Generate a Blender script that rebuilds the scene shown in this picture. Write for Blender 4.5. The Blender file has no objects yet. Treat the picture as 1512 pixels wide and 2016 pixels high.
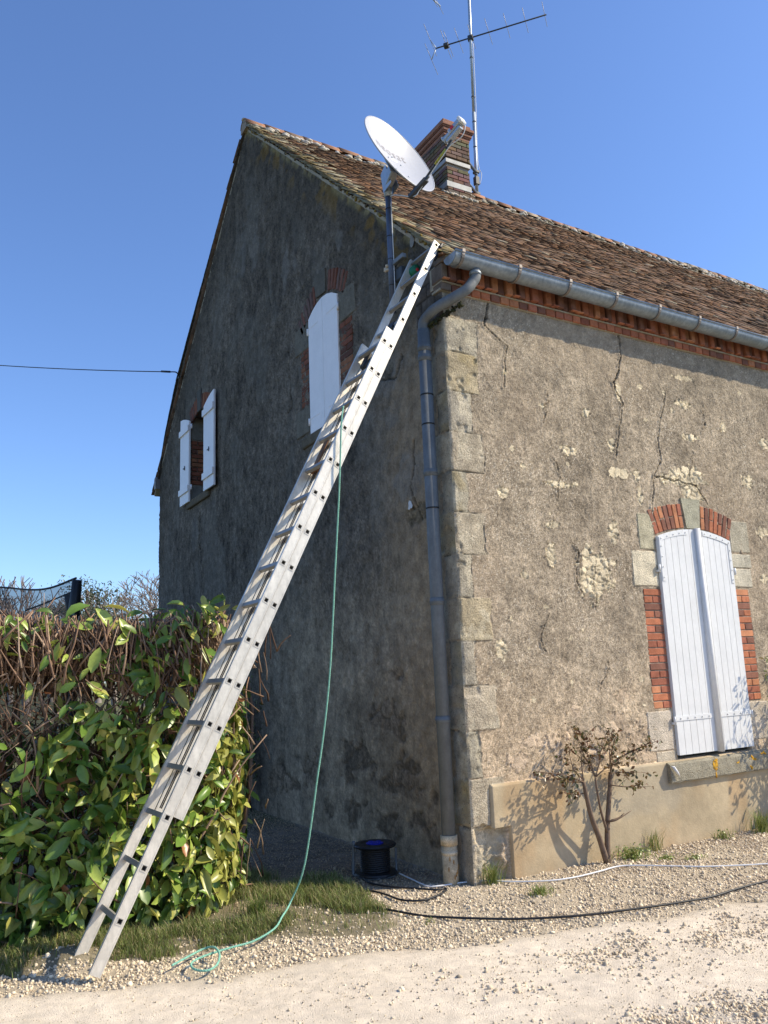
import bpy, math, random
import numpy as np
from mathutils import Vector, Matrix
random.seed(7); rng = np.random.default_rng(7)
sc = bpy.context.scene
R = math.radians
# ------------------------------------------------------------------ camera
W, H = 1512, 2016
CP = np.array([-3.7732658, -5.41814042, 1.6]); YAW, PIT, ROL, FP = 0.52183587, 0.19059701, -0.03842077, 1614.13444
def _axes():
    f = np.array([math.sin(YAW)*math.cos(PIT), math.cos(YAW)*math.cos(PIT), math.sin(PIT)])
    r = np.cross(f, [0, 0, 1]); r /= np.linalg.norm(r); u = np.cross(r, f)
    c, s = math.cos(ROL), math.sin(ROL)
    return c*r+s*u, -s*r+c*u, f
CR, CU, CF = _axes()
cam = bpy.data.cameras.new('camera'); camo = bpy.data.objects.new('camera', cam); sc.collection.objects.link(camo)
camo.matrix_world = Matrix([[CR[0], CU[0], -CF[0], CP[0]], [CR[1], CU[1], -CF[1], CP[1]], [CR[2], CU[2], -CF[2], CP[2]], [0, 0, 0, 1]])
cam.sensor_fit = 'HORIZONTAL'; cam.sensor_width = 36; cam.lens = 36*FP/W; cam.clip_start = .05; cam.clip_end = 2000
sc.camera = camo
sc.render.resolution_x = 768; sc.render.resolution_y = 1024
# ------------------------------------------------------------------ light
SUN_EL, SUN_AZ = R(38.5), R(-28)            # azimuth of the sun measured from +x (towards -y when negative)
sdir = Vector((math.cos(SUN_EL)*math.cos(SUN_AZ), math.cos(SUN_EL)*math.sin(SUN_AZ), math.sin(SUN_EL)))
wd = bpy.data.worlds.new('World'); sc.world = wd; wd.use_nodes = True
nt = wd.node_tree; nt.nodes.clear()
sky = nt.nodes.new('ShaderNodeTexSky'); sky.sky_type = 'NISHITA'; sky.sun_disc = False
sky.sun_elevation = SUN_EL; sky.sun_rotation = math.atan2(sdir.x, sdir.y); sky.altitude = 100
sky.air_density = 1.0; sky.dust_density = 0.6; sky.ozone_density = 2.5
bg = nt.nodes.new('ShaderNodeBackground'); bg.inputs[1].default_value = 0.145
out = nt.nodes.new('ShaderNodeOutputWorld'); tint = nt.nodes.new('ShaderNodeVectorMath'); tint.operation = 'MULTIPLY'; tint.inputs[1].default_value = (.84, 1.0, 1.28); nt.links.new(sky.outputs[0], tint.inputs[0]); nt.links.new(tint.outputs[0], bg.inputs[0]); nt.links.new(bg.outputs[0], out.inputs[0])
sl = bpy.data.lights.new('sun', 'SUN'); sl.energy = 5.0; sl.angle = R(.5); sl.color = (1, .885, .68)
so = bpy.data.objects.new('sun', sl); sc.collection.objects.link(so); so.rotation_euler = sdir.to_track_quat('Z', 'Y').to_euler()
sc.view_settings.view_transform = 'Standard'; sc.view_settings.look = 'None'; sc.view_settings.gamma = 1; sc.view_settings.exposure = 0.30
# ------------------------------------------------------------------ pixel -> point on a known surface of the place
TH = 0.026                                 # the long facade runs 1.5 degrees off the x axis
def ray(x, y): return CF+(x-W/2)/FP*CR-(y-H/2)/FP*CU
def onz(x, y, z=0): d = ray(x, y); return CP+d*(z-CP[2])/d[2]
def onx(x, y, c=0): d = ray(x, y); return CP+d*(c-CP[0])/d[0]
def ony(x, y, c=0): d = ray(x, y); return CP+d*(c-CP[1])/d[1]
def onf(x, y, off=0): d = ray(x, y); return CP+d*(-off-CP[1]+TH*CP[0])/(d[1]-TH*d[0])
# facade frame: u along the facade, v outwards, z up
FU = np.array([math.cos(math.atan(TH)), math.sin(math.atan(TH)), 0]); FN = np.array([FU[1], -FU[0], 0]); ZZ = np.array([0, 0, 1.])
def F(u, z, o=0): return u*FU+o*FN+z*ZZ
GN = np.array([-1., 0, 0]); GY = np.array([0, 1., 0])
def G(y, z, o=0): return y*GY+o*GN+z*ZZ
# ------------------------------------------------------------------ noise
def _h(i, j, s):
    n = (i.astype(np.int64)*374761393+j.astype(np.int64)*668265263+s*1442695041) & 0xffffffff
    n = ((n ^ (n >> 13))*1274126177) & 0xffffffff
    return ((n ^ (n >> 16)) & 0xffff)/65535.
def vn(x, y, s=0):
    x = np.asarray(x, float); y = np.asarray(y, float)
    i = np.floor(x); j = np.floor(y); a = x-i; b = y-j; a = a*a*(3-2*a); b = b*b*(3-2*b)
    return (_h(i, j, s)*(1-a)+_h(i+1, j, s)*a)*(1-b)+(_h(i, j+1, s)*(1-a)+_h(i+1, j+1, s)*a)*b
def fbm(x, y, s=0, o=4):
    t = 0; k = 1; n = 0
    for q in range(o): t = t+k*vn(np.asarray(x)*2**q+q*17.3, np.asarray(y)*2**q+q*9.1, s+q); n += k; k *= .5
    return t/n
def voro(x, y, s=0):
    i = np.floor(x); j = np.floor(y); d1 = np.full(np.shape(x), 9.); d2 = d1.copy(); idn = np.zeros(np.shape(x))
    for a in (-1, 0, 1):
        for b in (-1, 0, 1):
            px = i+a+_h(i+a, j+b, s); py = j+b+_h(i+a, j+b, s+5); d = np.hypot(px-x, py-y)
            r = _h(i+a, j+b, s+9); m = d < d1
            d2 = np.where(m, d1, np.minimum(d2, d)); idn = np.where(m, r, idn); d1 = np.where(m, d, d1)
    return d1, d2, idn
def ss(a, b, x): t = np.clip((x-a)/(b-a), 0, 1); return t*t*(3-2*t)
# ------------------------------------------------------------------ objects
def link(o): sc.collection.objects.link(o); return o
def tag(o, label=None, cat=None, group=None, kind=None):
    for k, v in (('label', label), ('category', cat), ('group', group), ('kind', kind)):
        if v: o[k] = v
    return o
def empty(name, loc=(0, 0, 0), label=None, cat=None, group=None):
    o = bpy.data.objects.new(name, None); o.location = loc; o.empty_display_size = .1; link(o); return tag(o, label, cat, group)
def place(name, me, m, parent=None):
    o = bpy.data.objects.new(name, me); link(o)
    if m:
        for mm in (m if isinstance(m, (list, tuple)) else [m]): me.materials.append(mm)
    if parent:
        o.parent = parent
        t = Vector(parent.location); p = parent.parent
        while p: t += Vector(p.location); p = p.parent
        me.transform(Matrix.Translation(-t))
    return o
def meshnp(name, v, f, col=None, smooth=False, fixn=False):
    v = np.ascontiguousarray(v, np.float32); f = np.ascontiguousarray(f, np.int32); k = f.shape[1]
    me = bpy.data.meshes.new(name); me.vertices.add(len(v)); me.vertices.foreach_set('co', v.ravel())
    me.loops.add(f.size); me.loops.foreach_set('vertex_index', f.ravel())
    me.polygons.add(len(f)); me.polygons.foreach_set('loop_start', np.arange(len(f), dtype=np.int32)*k)
    me.update(calc_edges=True)
    if smooth: me.polygons.foreach_set('use_smooth', np.ones(len(f), bool))
    if col is not None:
        a = me.color_attributes.new('Col', 'FLOAT_COLOR', 'POINT'); c = np.ones((len(v), 4), np.float32); c[:, :3] = col; a.data.foreach_set('color', c.ravel())
    me.validate(); return me
class MB:
    def __init__(s): s.v = []; s.f = []; s.c = []; s.sm = []
    def add(s, vs, fs, c=(.5, .5, .5), sm=False):
        b = len(s.v); s.v += [tuple(map(float, p)) for p in vs]; s.f += [tuple(i+b for i in f) for f in fs]; s.c += [tuple(c)]*len(vs); s.sm += [sm]*len(fs); return s
    def box(s, o, a, b, c, col=(.5, .5, .5), ch=0):   # centre, three full edge vectors
        o, a, b, c = (np.array(q, float) for q in (o, a, b, c))
        L = [np.linalg.norm(q) for q in (a, b, c)]
        if ch <= 0:
            vs = [o+(i-.5)*a+(j-.5)*b+(k-.5)*c for i in (0, 1) for j in (0, 1) for k in (0, 1)]
            fs = [(0, 1, 3, 2), (4, 6, 7, 5), (0, 4, 5, 1), (2, 3, 7, 6), (0, 2, 6, 4), (1, 5, 7, 3)]
            if np.dot(np.cross(a, b), c) < 0: fs = [f[::-1] for f in fs]
            return s.add(vs, fs, col)
        ch = min(ch, min(L)*.4); A, B, C = (q/2 for q in (a, b, c)); e = [ch/(l/2) for l in L]
        vs = []; idx = {}
        for i in (-1, 1):
            for j in (-1, 1):
                for k in (-1, 1):
                    for ax in range(3):
                        w = [1-e[0], 1-e[1], 1-e[2]]; w[ax] = 1
                        idx[(i, j, k, ax)] = len(vs); vs.append(o+i*w[0]*A+j*w[1]*B+k*w[2]*C)
        fs = []
        g = lambda *t: idx[t]
        for q in (-1, 1):
            fs.append([g(q, -1, -1, 0), g(q, 1, -1, 0), g(q, 1, 1, 0), g(q, -1, 1, 0)][::q])
            fs.append([g(-1, q, -1, 1), g(-1, q, 1, 1), g(1, q, 1, 1), g(1, q, -1, 1)][::q])
            fs.append([g(-1, -1, q, 2), g(1, -1, q, 2), g(1, 1, q, 2), g(-1, 1, q, 2)][::q])
        for i in (-1, 1):
            for j in (-1, 1):
                fs.append([g(i, j, -1, 0), g(i, j, -1, 1), g(i, j, 1, 1), g(i, j, 1, 0)][::i*j])
                fs.append([g(i, -1, j, 0), g(i, 1, j, 0), g(i, 1, j, 2), g(i, -1, j, 2)][::i*j])
                fs.append([g(-1, i, j, 1), g(-1, i, j, 2), g(1, i, j, 2), g(1, i, j, 1)][::i*j])
                for k in (-1, 1): fs.append([g(i, j, k, 0), g(i, j, k, 1), g(i, j, k, 2)][::i*j*k])
        return s.add(vs, fs, col)
    def tube(s, pts, r, n=8, col=(.5, .5, .5), cap=True, sm=True, up=None):
        P = [np.array(p, float) for p in pts]; N = len(P); rr = [r]*N if np.isscalar(r) else list(r)
        T = []
        for i in range(N):
            t = P[min(i+1, N-1)]-P[max(i-1, 0)]; T.append(t/(np.linalg.norm(t)+1e-12))
        a = np.array([0, 0, 1.]) if abs(T[0][2]) < .9 else np.array([1., 0, 0])
        x = np.cross(T[0], a); x /= np.linalg.norm(x); vs = []
        for i in range(N):
            x = x-T[i]*np.dot(x, T[i]); x /= np.linalg.norm(x)+1e-12; y = np.cross(T[i], x)
            for k in range(n):
                q = 2*math.pi*k/n; vs.append(P[i]+rr[i]*(math.cos(q)*x+math.sin(q)*y))
        fs = [(i*n+k, i*n+(k+1) % n, (i+1)*n+(k+1) % n, (i+1)*n+k) for i in range(N-1) for k in range(n)]
        if cap: fs += [tuple(range(n))[::-1], tuple((N-1)*n+k for k in range(n))]
        return s.add(vs, fs, col, sm)
    def prism(s, poly, ext, col=(.5, .5, .5)):        # polygon (3-D points) pushed along ext
        p = [np.array(q, float) for q in poly]; e = np.array(ext, float); n = len(p)
        nn = sum((np.cross(p[i], p[(i+1) % n]) for i in range(n)), np.zeros(3))
        if np.dot(nn, e) > 0: p = p[::-1]
        return s.add(p+[q+e for q in p], [tuple(range(n)), tuple(range(2*n-1, n-1, -1))]+[((i+1) % n, i, n+i, n+(i+1) % n) for i in range(n)], col)
    def build(s, name, m, parent=None):
        me = bpy.data.meshes.new(name); me.from_pydata(s.v, [], s.f); me.update()
        me.polygons.foreach_set('use_smooth', np.array(s.sm, bool))
        a = me.color_attributes.new('Col', 'FLOAT_COLOR', 'POINT'); a.data.foreach_set('color', np.hstack([np.array(s.c), np.ones((len(s.c), 1))]).astype(np.float32).ravel())
        return place(name, me, m, parent)
def inst(tv, tf, M, T, col):       # merged copies of a small template
    N = len(T); n = len(tv); v = np.einsum('nij,kj->nki', M, tv)+T[:, None, :]
    f = tf[None]+(np.arange(N)*n)[:, None, None]
    c = np.repeat(col[:, None, :], n, 1) if col.ndim == 2 else col
    return v.reshape(-1, 3), f.reshape(-1, tf.shape[1]), c.reshape(-1, 3)
def rotm(N, full=True):
    q = rng.normal(size=(N, 4)); q /= np.linalg.norm(q, axis=1)[:, None]; w, x, y, z = q.T
    return np.stack([np.stack([1-2*(y*y+z*z), 2*(x*y-z*w), 2*(x*z+y*w)], 1), np.stack([2*(x*y+z*w), 1-2*(x*x+z*z), 2*(y*z-x*w)], 1), np.stack([2*(x*z-y*w), 2*(y*z+x*w), 1-2*(x*x+y*y)], 1)], 1)
def bez(pts, n=8):                 # Catmull-Rom through points
    p = [np.array(q, float) for q in pts]; p = [2*p[0]-p[1]]+p+[2*p[-1]-p[-2]]; o = []
    for i in range(1, len(p)-2):
        for k in range(n):
            t = k/n; o.append(.5*((2*p[i])+(-p[i-1]+p[i+1])*t+(2*p[i-1]-5*p[i]+4*p[i+1]-p[i+2])*t*t+(-p[i-1]+3*p[i]-3*p[i+1]+p[i+2])*t**3))
    o.append(p[-2]); return o
# ------------------------------------------------------------------ materials
def mat(name, col=None, rough=.8, metal=0, spec=.4, vary=.0, vscale=8, bump=0, bscale=60, speck=0, sscale=120, speckcol=(.8, .75, .65), sat=1, trans=0, streak=0, bdist=.01, sub=0, pit=0):
    m = bpy.data.materials.new(name); m.use_nodes = True; t = m.node_tree; N = t.nodes; L = t.links
    b = N['Principled BSDF']; b.inputs['Roughness'].default_value = rough; b.inputs['Metallic'].default_value = metal; b.inputs['Specular IOR Level'].default_value = spec
    tc = N.new('ShaderNodeTexCoord')
    if col is None: a = N.new('ShaderNodeAttribute'); a.attribute_name = 'Col'; cur = a.outputs['Color']
    else: a = N.new('ShaderNodeRGB'); a.outputs[0].default_value = (*col, 1); cur = a.outputs[0]
    def noise(scale, det=5, rgh=.6, st=None):
        n = N.new('ShaderNodeTexNoise'); n.inputs['Scale'].default_value = scale; n.inputs['Detail'].default_value = det; n.inputs['Roughness'].default_value = rgh
        if st:
            mp = N.new('ShaderNodeMapping'); mp.inputs['Scale'].default_value = st; L.new(tc.outputs['Object'], mp.inputs[0]); L.new(mp.outputs[0], n.inputs['Vector'])
        else: L.new(tc.outputs['Object'], n.inputs['Vector'])
        return n.outputs['Fac']
    def ramp(src, a0, a1, lo, hi):
        r = N.new('ShaderNodeMapRange'); r.inputs[1].default_value = a0; r.inputs[2].default_value = a1; r.inputs[3].default_value = lo; r.inputs[4].default_value = hi; L.new(src, r.inputs[0]); return r.outputs[0]
    def mul(c, f):
        v = N.new('ShaderNodeVectorMath'); v.operation = 'SCALE'; L.new(c, v.inputs[0]); L.new(f, v.inputs['Scale']); return v.outputs[0]
    if vary: cur = mul(cur, ramp(noise(vscale), .3, .7, 1-vary, 1+vary)); cur = mul(cur, ramp(noise(vscale*7, 4, .7), .3, .7, 1-vary*.7, 1+vary*.7))
    if streak: cur = mul(cur, ramp(noise(26, 5, .7, (1, 1, .3)), .35, .7, 1-streak, 1+streak*.6))
    if speck:
        v = N.new('ShaderNodeTexVoronoi'); v.inputs['Scale'].default_value = sscale; L.new(tc.outputs['Object'], v.inputs['Vector'])
        g = N.new('ShaderNodeMix'); g.data_type = 'RGBA'; g.inputs[7].default_value = (*speckcol, 1); L.new(cur, g.inputs[6])
        f = ramp(v.outputs['Distance'], .16, .26, speck, 0); f2 = ramp(noise(sscale*.04, 3), .45, .62, 0, 1)
        mm = N.new('ShaderNodeMath'); mm.operation = 'MULTIPLY'; L.new(f, mm.inputs[0]); L.new(f2, mm.inputs[1]); L.new(mm.outputs[0], g.inputs[0]); cur = g.outputs[2]
    if pit:
        v = N.new('ShaderNodeTexVoronoi'); v.inputs['Scale'].default_value = 55; L.new(tc.outputs['Object'], v.inputs['Vector'])
        sz = ramp(noise(30, 2), .35, .7, .05, .32)
        lt = N.new('ShaderNodeMath'); lt.operation = 'LESS_THAN'; L.new(v.outputs['Distance'], lt.inputs[0]); L.new(sz, lt.inputs[1])
        cur = mul(cur, ramp(lt.outputs[0], 0, 1, 1, 1-pit))
    L.new(cur, b.inputs['Base Color'])
    if bump:
        bn = N.new('ShaderNodeBump'); bn.inputs['Strength'].default_value = bump; bn.inputs['Distance'].default_value = bdist
        a1 = noise(bscale, 6, .65); vv = N.new('ShaderNodeTexVoronoi'); vv.inputs['Scale'].default_value = bscale*1.7; L.new(tc.outputs['Object'], vv.inputs['Vector'])
        mm = N.new('ShaderNodeMath'); mm.operation = 'MULTIPLY_ADD'; L.new(vv.outputs['Distance'], mm.inputs[0]); mm.inputs[1].default_value = -.35; L.new(a1, mm.inputs[2])
        L.new(mm.outputs[0], bn.inputs['Height']); L.new(bn.outputs[0], b.inputs['Normal'])
    if trans:
        tr = N.new('ShaderNodeBsdfTranslucent'); L.new(cur, tr.inputs[0]); mx = N.new('ShaderNodeMixShader'); mx.inputs[0].default_value = trans
        L.new(b.outputs[0], mx.inputs[1]); L.new(tr.outputs[0], mx.inputs[2]); L.new(mx.outputs[0], N['Material Output'].inputs[0])
    return m
M = {}
M['render'] = mat('rough render', None, .95, 0, .15, .20, 12, 1.0, 95, .85, 80, (.74, .66, .54), bdist=.012)
M['gable'] = mat('weathered render', None, .95, 0, .15, .30, 8, 1.0, 70, .6, 75, (.26, .24, .21), streak=.12, bdist=.02)
M['stone'] = mat('limestone', None, .9, 0, .2, .26, 9, .9, 60, 0, pit=.6, bdist=.012)
M['plinth'] = mat('smooth render', None, .92, 0, .2, .10, 3, .35, 40, bdist=.006)
M['brick'] = mat('brick', None, .9, 0, .2, .22, 14, .6, 90, bdist=.005)
M['mortar'] = mat('mortar', (.42, .36, .27), .95, 0, .1, .2, 10, .6, 80, bdist=.006)
M['tile'] = mat('roof tile', None, .92, 0, .2, .24, 9, .6, 60, .2, 60, (.36, .33, .27), bdist=.006)
M['white'] = mat('white paint', (.70, .70, .69), .5, 0, .4, .05, 4, .15, 30, streak=.05, bdist=.002)
M['white_shade'] = mat('white painted wood', (.92, .86, .83), .5, 0, .4, .04, 5, .15, 30, bdist=.003)
M['zinc'] = mat('zinc', (.27, .31, .35), .5, .35, .5, .18, 4, .15, 30, streak=.2, bdist=.002)
M['zincdark'] = mat('weathered zinc', (.23, .20, .18), .6, .5, .5, .2, 12)
M['pipe'] = mat('grey blue pipe', (.15, .16, .165), .62, .05, .4, .14, 6, .1, 30, streak=.15)
M['pipecream'] = mat('stained cream pipe', None, .7, 0, .3, .38, 14, .1, 30)
M['alu'] = mat('aluminium', (.64, .60, .53), .42, .3, .5, .10, 5, .2, 40, streak=.16, bdist=.002)
M['aludull'] = mat('dull aluminium', (.42, .41, .38), .5, .35, .5, .1, 9)
M['rung'] = mat('shaded rung aluminium', (.30, .285, .26), .5, .4, .5, .1, 9)  # darker than the stiles: shade of the rung undersides is in the colour
M['dish'] = mat('dish paint', (.43, .435, .46), .4, 0, .5, .03, 4)
M['galv'] = mat('galvanised steel', (.42, .46, .50), .45, .6, .5, .12, 12)
M['bracket'] = mat('dull zinc bracket', (.20, .21, .22), .6, .3, .4, .15, 12)
M['poleblue'] = mat('dark blue grey pole', (.10, .12, .17), .45, .3, .5, .15, 8)
M['dark'] = mat('dark metal', (.06, .065, .07), .5, .2, .4)
M['black'] = mat('black plastic', (.012, .012, .013), .45, 0, .4)
M['blackrub'] = mat('black rubber cable', (.015, .015, .017), .5, 0, .4)
M['whitecable'] = mat('white cable', (.72, .72, .72), .5)
M['yellow'] = mat('olive yellow sleeve', (.38, .36, .05), .5)
M['red'] = mat('red sticker', (.6, .03, .04), .5)
M['ink'] = mat('faded grey print', (.355, .34, .36), .5)
M['greenrope'] = mat('green rope', (.22, .46, .35), .8, 0, .2, .15, 60, .8, 120, bdist=.004)
M['green'] = mat('green plastic', (.01, .16, .08), .45)
M['blue'] = mat('blue plastic', (.01, .015, .28), .6)
M['foam'] = mat('cream foam', (.55, .45, .33), .8, bump=.4, bscale=40)
M['bark'] = mat('twig bark', None, .9, 0, .2, .2, 20)
M['leaf'] = mat('leaf', None, .34, 0, .5, .12, 25, trans=.25)
M['grass'] = mat('grass', None, .6, 0, .3, trans=.3)
M['gravel'] = mat('gravel stones', None, .92, 0, .2, .12, 40)
M['ground'] = mat('ground', None, .95, 0, .12, .14, 14, .9, 110, .5, 110, (.86, .78, .66), bdist=.008)
M['rust'] = mat('rusty brown', (.16, .08, .04), .8, vary=.3)
M['glass'] = mat('window glass', (.02, .02, .025), .1, 0, .5)
M['slate'] = mat('lead flashing', (.34, .34, .33), .6, .2, .4, .2, 9)
net = bpy.data.materials.new('black netting'); net.use_nodes = True; _n = net.node_tree
_b = _n.nodes['Principled BSDF']; _b.inputs['Base Color'].default_value = (.01, .01, .012, 1); _b.inputs['Roughness'].default_value = .7; _b.inputs['Alpha'].default_value = .58
M['net'] = net
BR = [(.39, .14, .075), (.45, .165, .085), (.32, .115, .07), (.50, .215, .11), (.27, .12, .08), (.41, .15, .09), (.22, .10, .07)]
def brick(k=1.): c = random.choice(BR); j = random.uniform(.85, 1.12)*k; return tuple(q*j for q in c)
# =================================================================== GROUND
xs = np.concatenate([[-600, -300, -150, -80, -40, -20, -12, -8, -6], np.arange(-5, 6, .03), [6.5, 8, 12, 20, 40, 80, 150, 300, 600]])
ys = np.concatenate([[-600, -300, -100, -40, -20, -10, -7], np.arange(-5, 3.2, .03), [3.4, 4, 5, 7, 10, 15, 20, 30, 50, 80, 150, 300, 600]])
GX, GYg = np.meshgrid(xs, ys, indexing='ij')
near = ss(-6, -5, GX)*(1-ss(6, 7, GX))*ss(-7, -5, GYg)*(1-ss(3, 4, GYg))
def grass_edge(x): return np.interp(x, [-6, -3.3, -2.7, -2.0, -1.5, -1.2, -.95, -.8, -.7], [-.25, .0, -.12, -.22, -.40, -.55, -.50, -.1, .4])
def road_edge(x): return np.interp(x, [-6, -3.25, -2.3, -1.12, -.22, .6, 1.3, 3], [.0, -.24, -.72, -.92, -1.20, -1.38, -1.55, -1.9])
def gheight(x, y):
    x = np.asarray(x, float); y = np.asarray(y, float)
    g = .6*ss(0, .25, y-grass_edge(x))*(1-ss(-1.7, -.8, x))
    return .05*g*(1-ss(1.2, 2.5, y)*.6)+.055*np.exp(-((x+2.82)**2+(y-.06)**2)/.03)+.018*(fbm(x*1.3, y*1.3, 3, 3)-.5)-.012
gz = (gheight(GX, GYg)+.012*(fbm(GX*9, GYg*9, 5, 3)-.5))*near+(1-near)*(-.02)
nz = fbm(GX*2.2, GYg*2.2, 11, 4); nf = fbm(GX*12, GYg*12, 13, 3)
road = np.array([.79, .68, .535]); grav = np.array([.46, .385, .28]); soil = np.array([.20, .155, .11]); grn = np.array([.11, .115, .045]); dirt = np.array([.20, .155, .11])
c = np.ones(GX.shape+(3,))*road*(.92+.22*(nz-.5)+.18*(nf-.5))[..., None]
k = ss(-.12, .1, GYg-road_edge(GX)+.25*(nz-.5)+.1*(nf-.5))[..., None]; c = c*(1-k)+grav*k
d = onz(1100, 1960); dd = (GX-d[0])*.62+(GYg-d[1])*-.78      # coarse gravel bottom right
def coarse(x, y, n): return -(y-(-2.0-(x+1.45)*.285))+.30*(n-.5)-.02
kc = ss(.0, .3, coarse(GX, GYg, nz))[..., None]*(GX > -1.7)[..., None]; c = c*(1-kc*.7)+np.array([.42, .38, .33])*kc*.7
k = (ss(-.9, -.3, GYg-.0)*ss(.2, 1.2, GX))[..., None]*ss(.42, .6, nz)[..., None]; c = c*(1-k)+soil*1.4*k
k = (ss(.0, .5, GYg-.1)*(1-ss(-.1, .1, GX))*ss(-1.9, -1.3, GX))[..., None]; c = c*(1-k)+dirt*(.7+.9*(nf-.5)+.6*(nz-.5)+.3)[..., None]*k
k = (ss(-.08, .08, GYg-grass_edge(GX)+.3*(nz-.5))*(1-ss(-.95, -.75, GX+.2*(nf-.5)))*(1-ss(1.0, 1.5, GYg)*ss(-1.9, -1.4, GX)))[..., None]; c = c*(1-k)+(grn*.35+soil*.5+grav*.18)*k
far = (1-near)[..., None]; c = c*(1-far)+np.array([.13, .13, .06])*far
n1, n2 = GX.shape; I = np.arange(n1*n2).reshape(n1, n2)
fq = np.stack([I[:-1, :-1], I[1:, :-1], I[1:, 1:], I[:-1, 1:]], -1).reshape(-1, 4)
gv = np.stack([GX, GYg, gz], -1).reshape(-1, 3); gc = c.reshape(-1, 3)
istrack = ((GYg-road_edge(np.clip(GX, -8, 8))+.25*(nz-.5)*near < 0) & (GYg > -12))[:-1, :-1].ravel()
for nm, sel in (('ground', ~istrack), ('track', istrack)):
    ff = fq[sel]; uq, inv = np.unique(ff, return_inverse=True); g = place(nm, meshnp(nm, gv[uq], inv.reshape(-1, 4), gc[uq], True), M['ground']); tag(g, kind='structure')
def gh(x, y): return float(gheight(x, y))
# gravel: real stones
ico = np.array([(0, .53, .85), (0, -.53, .85), (0, .53, -.85), (0, -.53, -.85), (.53, .85, 0), (-.53, .85, 0), (.53, -.85, 0), (-.53, -.85, 0), (.85, 0, .53), (-.85, 0, .53), (.85, 0, -.53), (-.85, 0, -.53)])
icf = np.array([(0, 9, 1), (0, 5, 9), (0, 4, 5), (0, 8, 4), (0, 1, 8), (1, 9, 7), (9, 5, 11), (5, 4, 2), (4, 8, 10), (8, 1, 6), (3, 11, 2), (3, 2, 10), (3, 10, 6), (3, 6, 7), (3, 7, 11), (7, 9, 11), (11, 5, 2), (2, 4, 10), (10, 8, 6), (6, 1, 7)])
def stones(P, size, cols):
    N = len(P); Rm = rotm(N); S = np.stack([np.ones(N), rng.uniform(.6, .95, N), rng.uniform(.4, .75, N)], 1)*size[:, None]
    Mx = Rm*S[:, None, :]
    v, f, c = inst(ico, icf, Mx, P, cols); v += (rng.normal(size=v.shape)*np.repeat(size, 12)[:, None]*.11)
    return v, f, c
def stcol(N):
    b = rng.random(N)[:, None]; k = rng.random(N)[:, None]
    return ((.86, .71, .49)*(1-b)+np.array((.60, .50, .37))*b)*rng.uniform(.65, 1.2, (N, 1))*(1-.35*(k > .85))
def inside(x, y): return (x < -.03) | (y < x*TH-.04)
A = []
N = 98000; X = rng.uniform(-3.9, 4.2, N); Y = rng.uniform(-2.6, 1.2, N)
e = Y-road_edge(X)+.3*(fbm(X*2.2, Y*2.2, 11, 4)-.5)
gr = (Y-grass_edge(X)+.12*(fbm(X*5, Y*5, 31, 2)-.5) > .02) & (X < -.8)
shade = (Y > .25) & (X < .0)
keep = inside(X, Y) & (e > 0) & (~gr | (rng.random(N) < .22)) & ((rng.random(N) < .42) | ~shade) & ((rng.random(N) < .75) | (e < .5))
A.append((X[keep], Y[keep], np.clip(rng.lognormal(math.log(.0072), .38, keep.sum()), .003, .021)))
N = 42000; X = rng.uniform(-1.7, 1.6, N); Y = rng.uniform(-3.7, -1.8, N)   # coarse patch, bottom right
e = coarse(X, Y, fbm(X*2.2, Y*2.2, 11, 4)); keep = (rng.random(N) < ss(-.05, .30, e)*.9) & (Y < road_edge(X)-.25)
A.append((X[keep], Y[keep], np.clip(rng.lognormal(math.log(.0066), .4, keep.sum()), .003, .02)))
N = 5200; X = rng.normal(.3, .8, N); Y = -1.75-.13*X+rng.normal(0, .20, N); keep = (Y < road_edge(X)+.05) & (rng.random(N) < .15+.85*ss(.40, .65, fbm(X*5, Y*5, 55, 4)))
A.append((X[keep], Y[keep], np.clip(rng.lognormal(math.log(.0062), .45, keep.sum()), .002, .022)))
N = 30000; X = rng.uniform(-3.9, 3.0, N); Y = rng.uniform(-3.6, -.2, N); e = Y-road_edge(X); keep = (e < 0.1) & (rng.random(N) < .4+.6*ss(.4, .6, fbm(X*3, Y*3, 71, 3)))
A.append((X[keep], Y[keep], rng.uniform(.0015, .0040, keep.sum())))
N = 16000; X = rng.uniform(-1.7, -.02, N); Y = rng.uniform(.2, 5.0, N); A.append((X, Y, rng.uniform(.002, .009, N)))   # earth clods and grit in the passage
N = 5200; X = rng.uniform(-3.9, 3.5, N); Y = rng.uniform(-3.2, -.2, N); e = Y-road_edge(X); keep = (e < 0.1) & (rng.random(N) < .12+.8*ss(.5, .7, fbm(X*1.5, Y*1.5, 77, 3)))
A.append((X[keep], Y[keep], rng.uniform(.003, .0095, keep.sum())))
X = np.concatenate([a[0] for a in A]); Y = np.concatenate([a[1] for a in A]); S = np.concatenate([a[2] for a in A])
P = np.stack([X, Y, gheight(X, Y)+S*.25], 1)
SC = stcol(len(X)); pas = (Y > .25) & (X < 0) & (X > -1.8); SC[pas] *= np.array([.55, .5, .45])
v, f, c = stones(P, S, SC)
tag(place('gravel', meshnp('gravel', v, f, c), M['gravel']), 'loose pale limestone gravel strewn along the foot of the house and over the track', 'gravel', kind='stuff')
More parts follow.
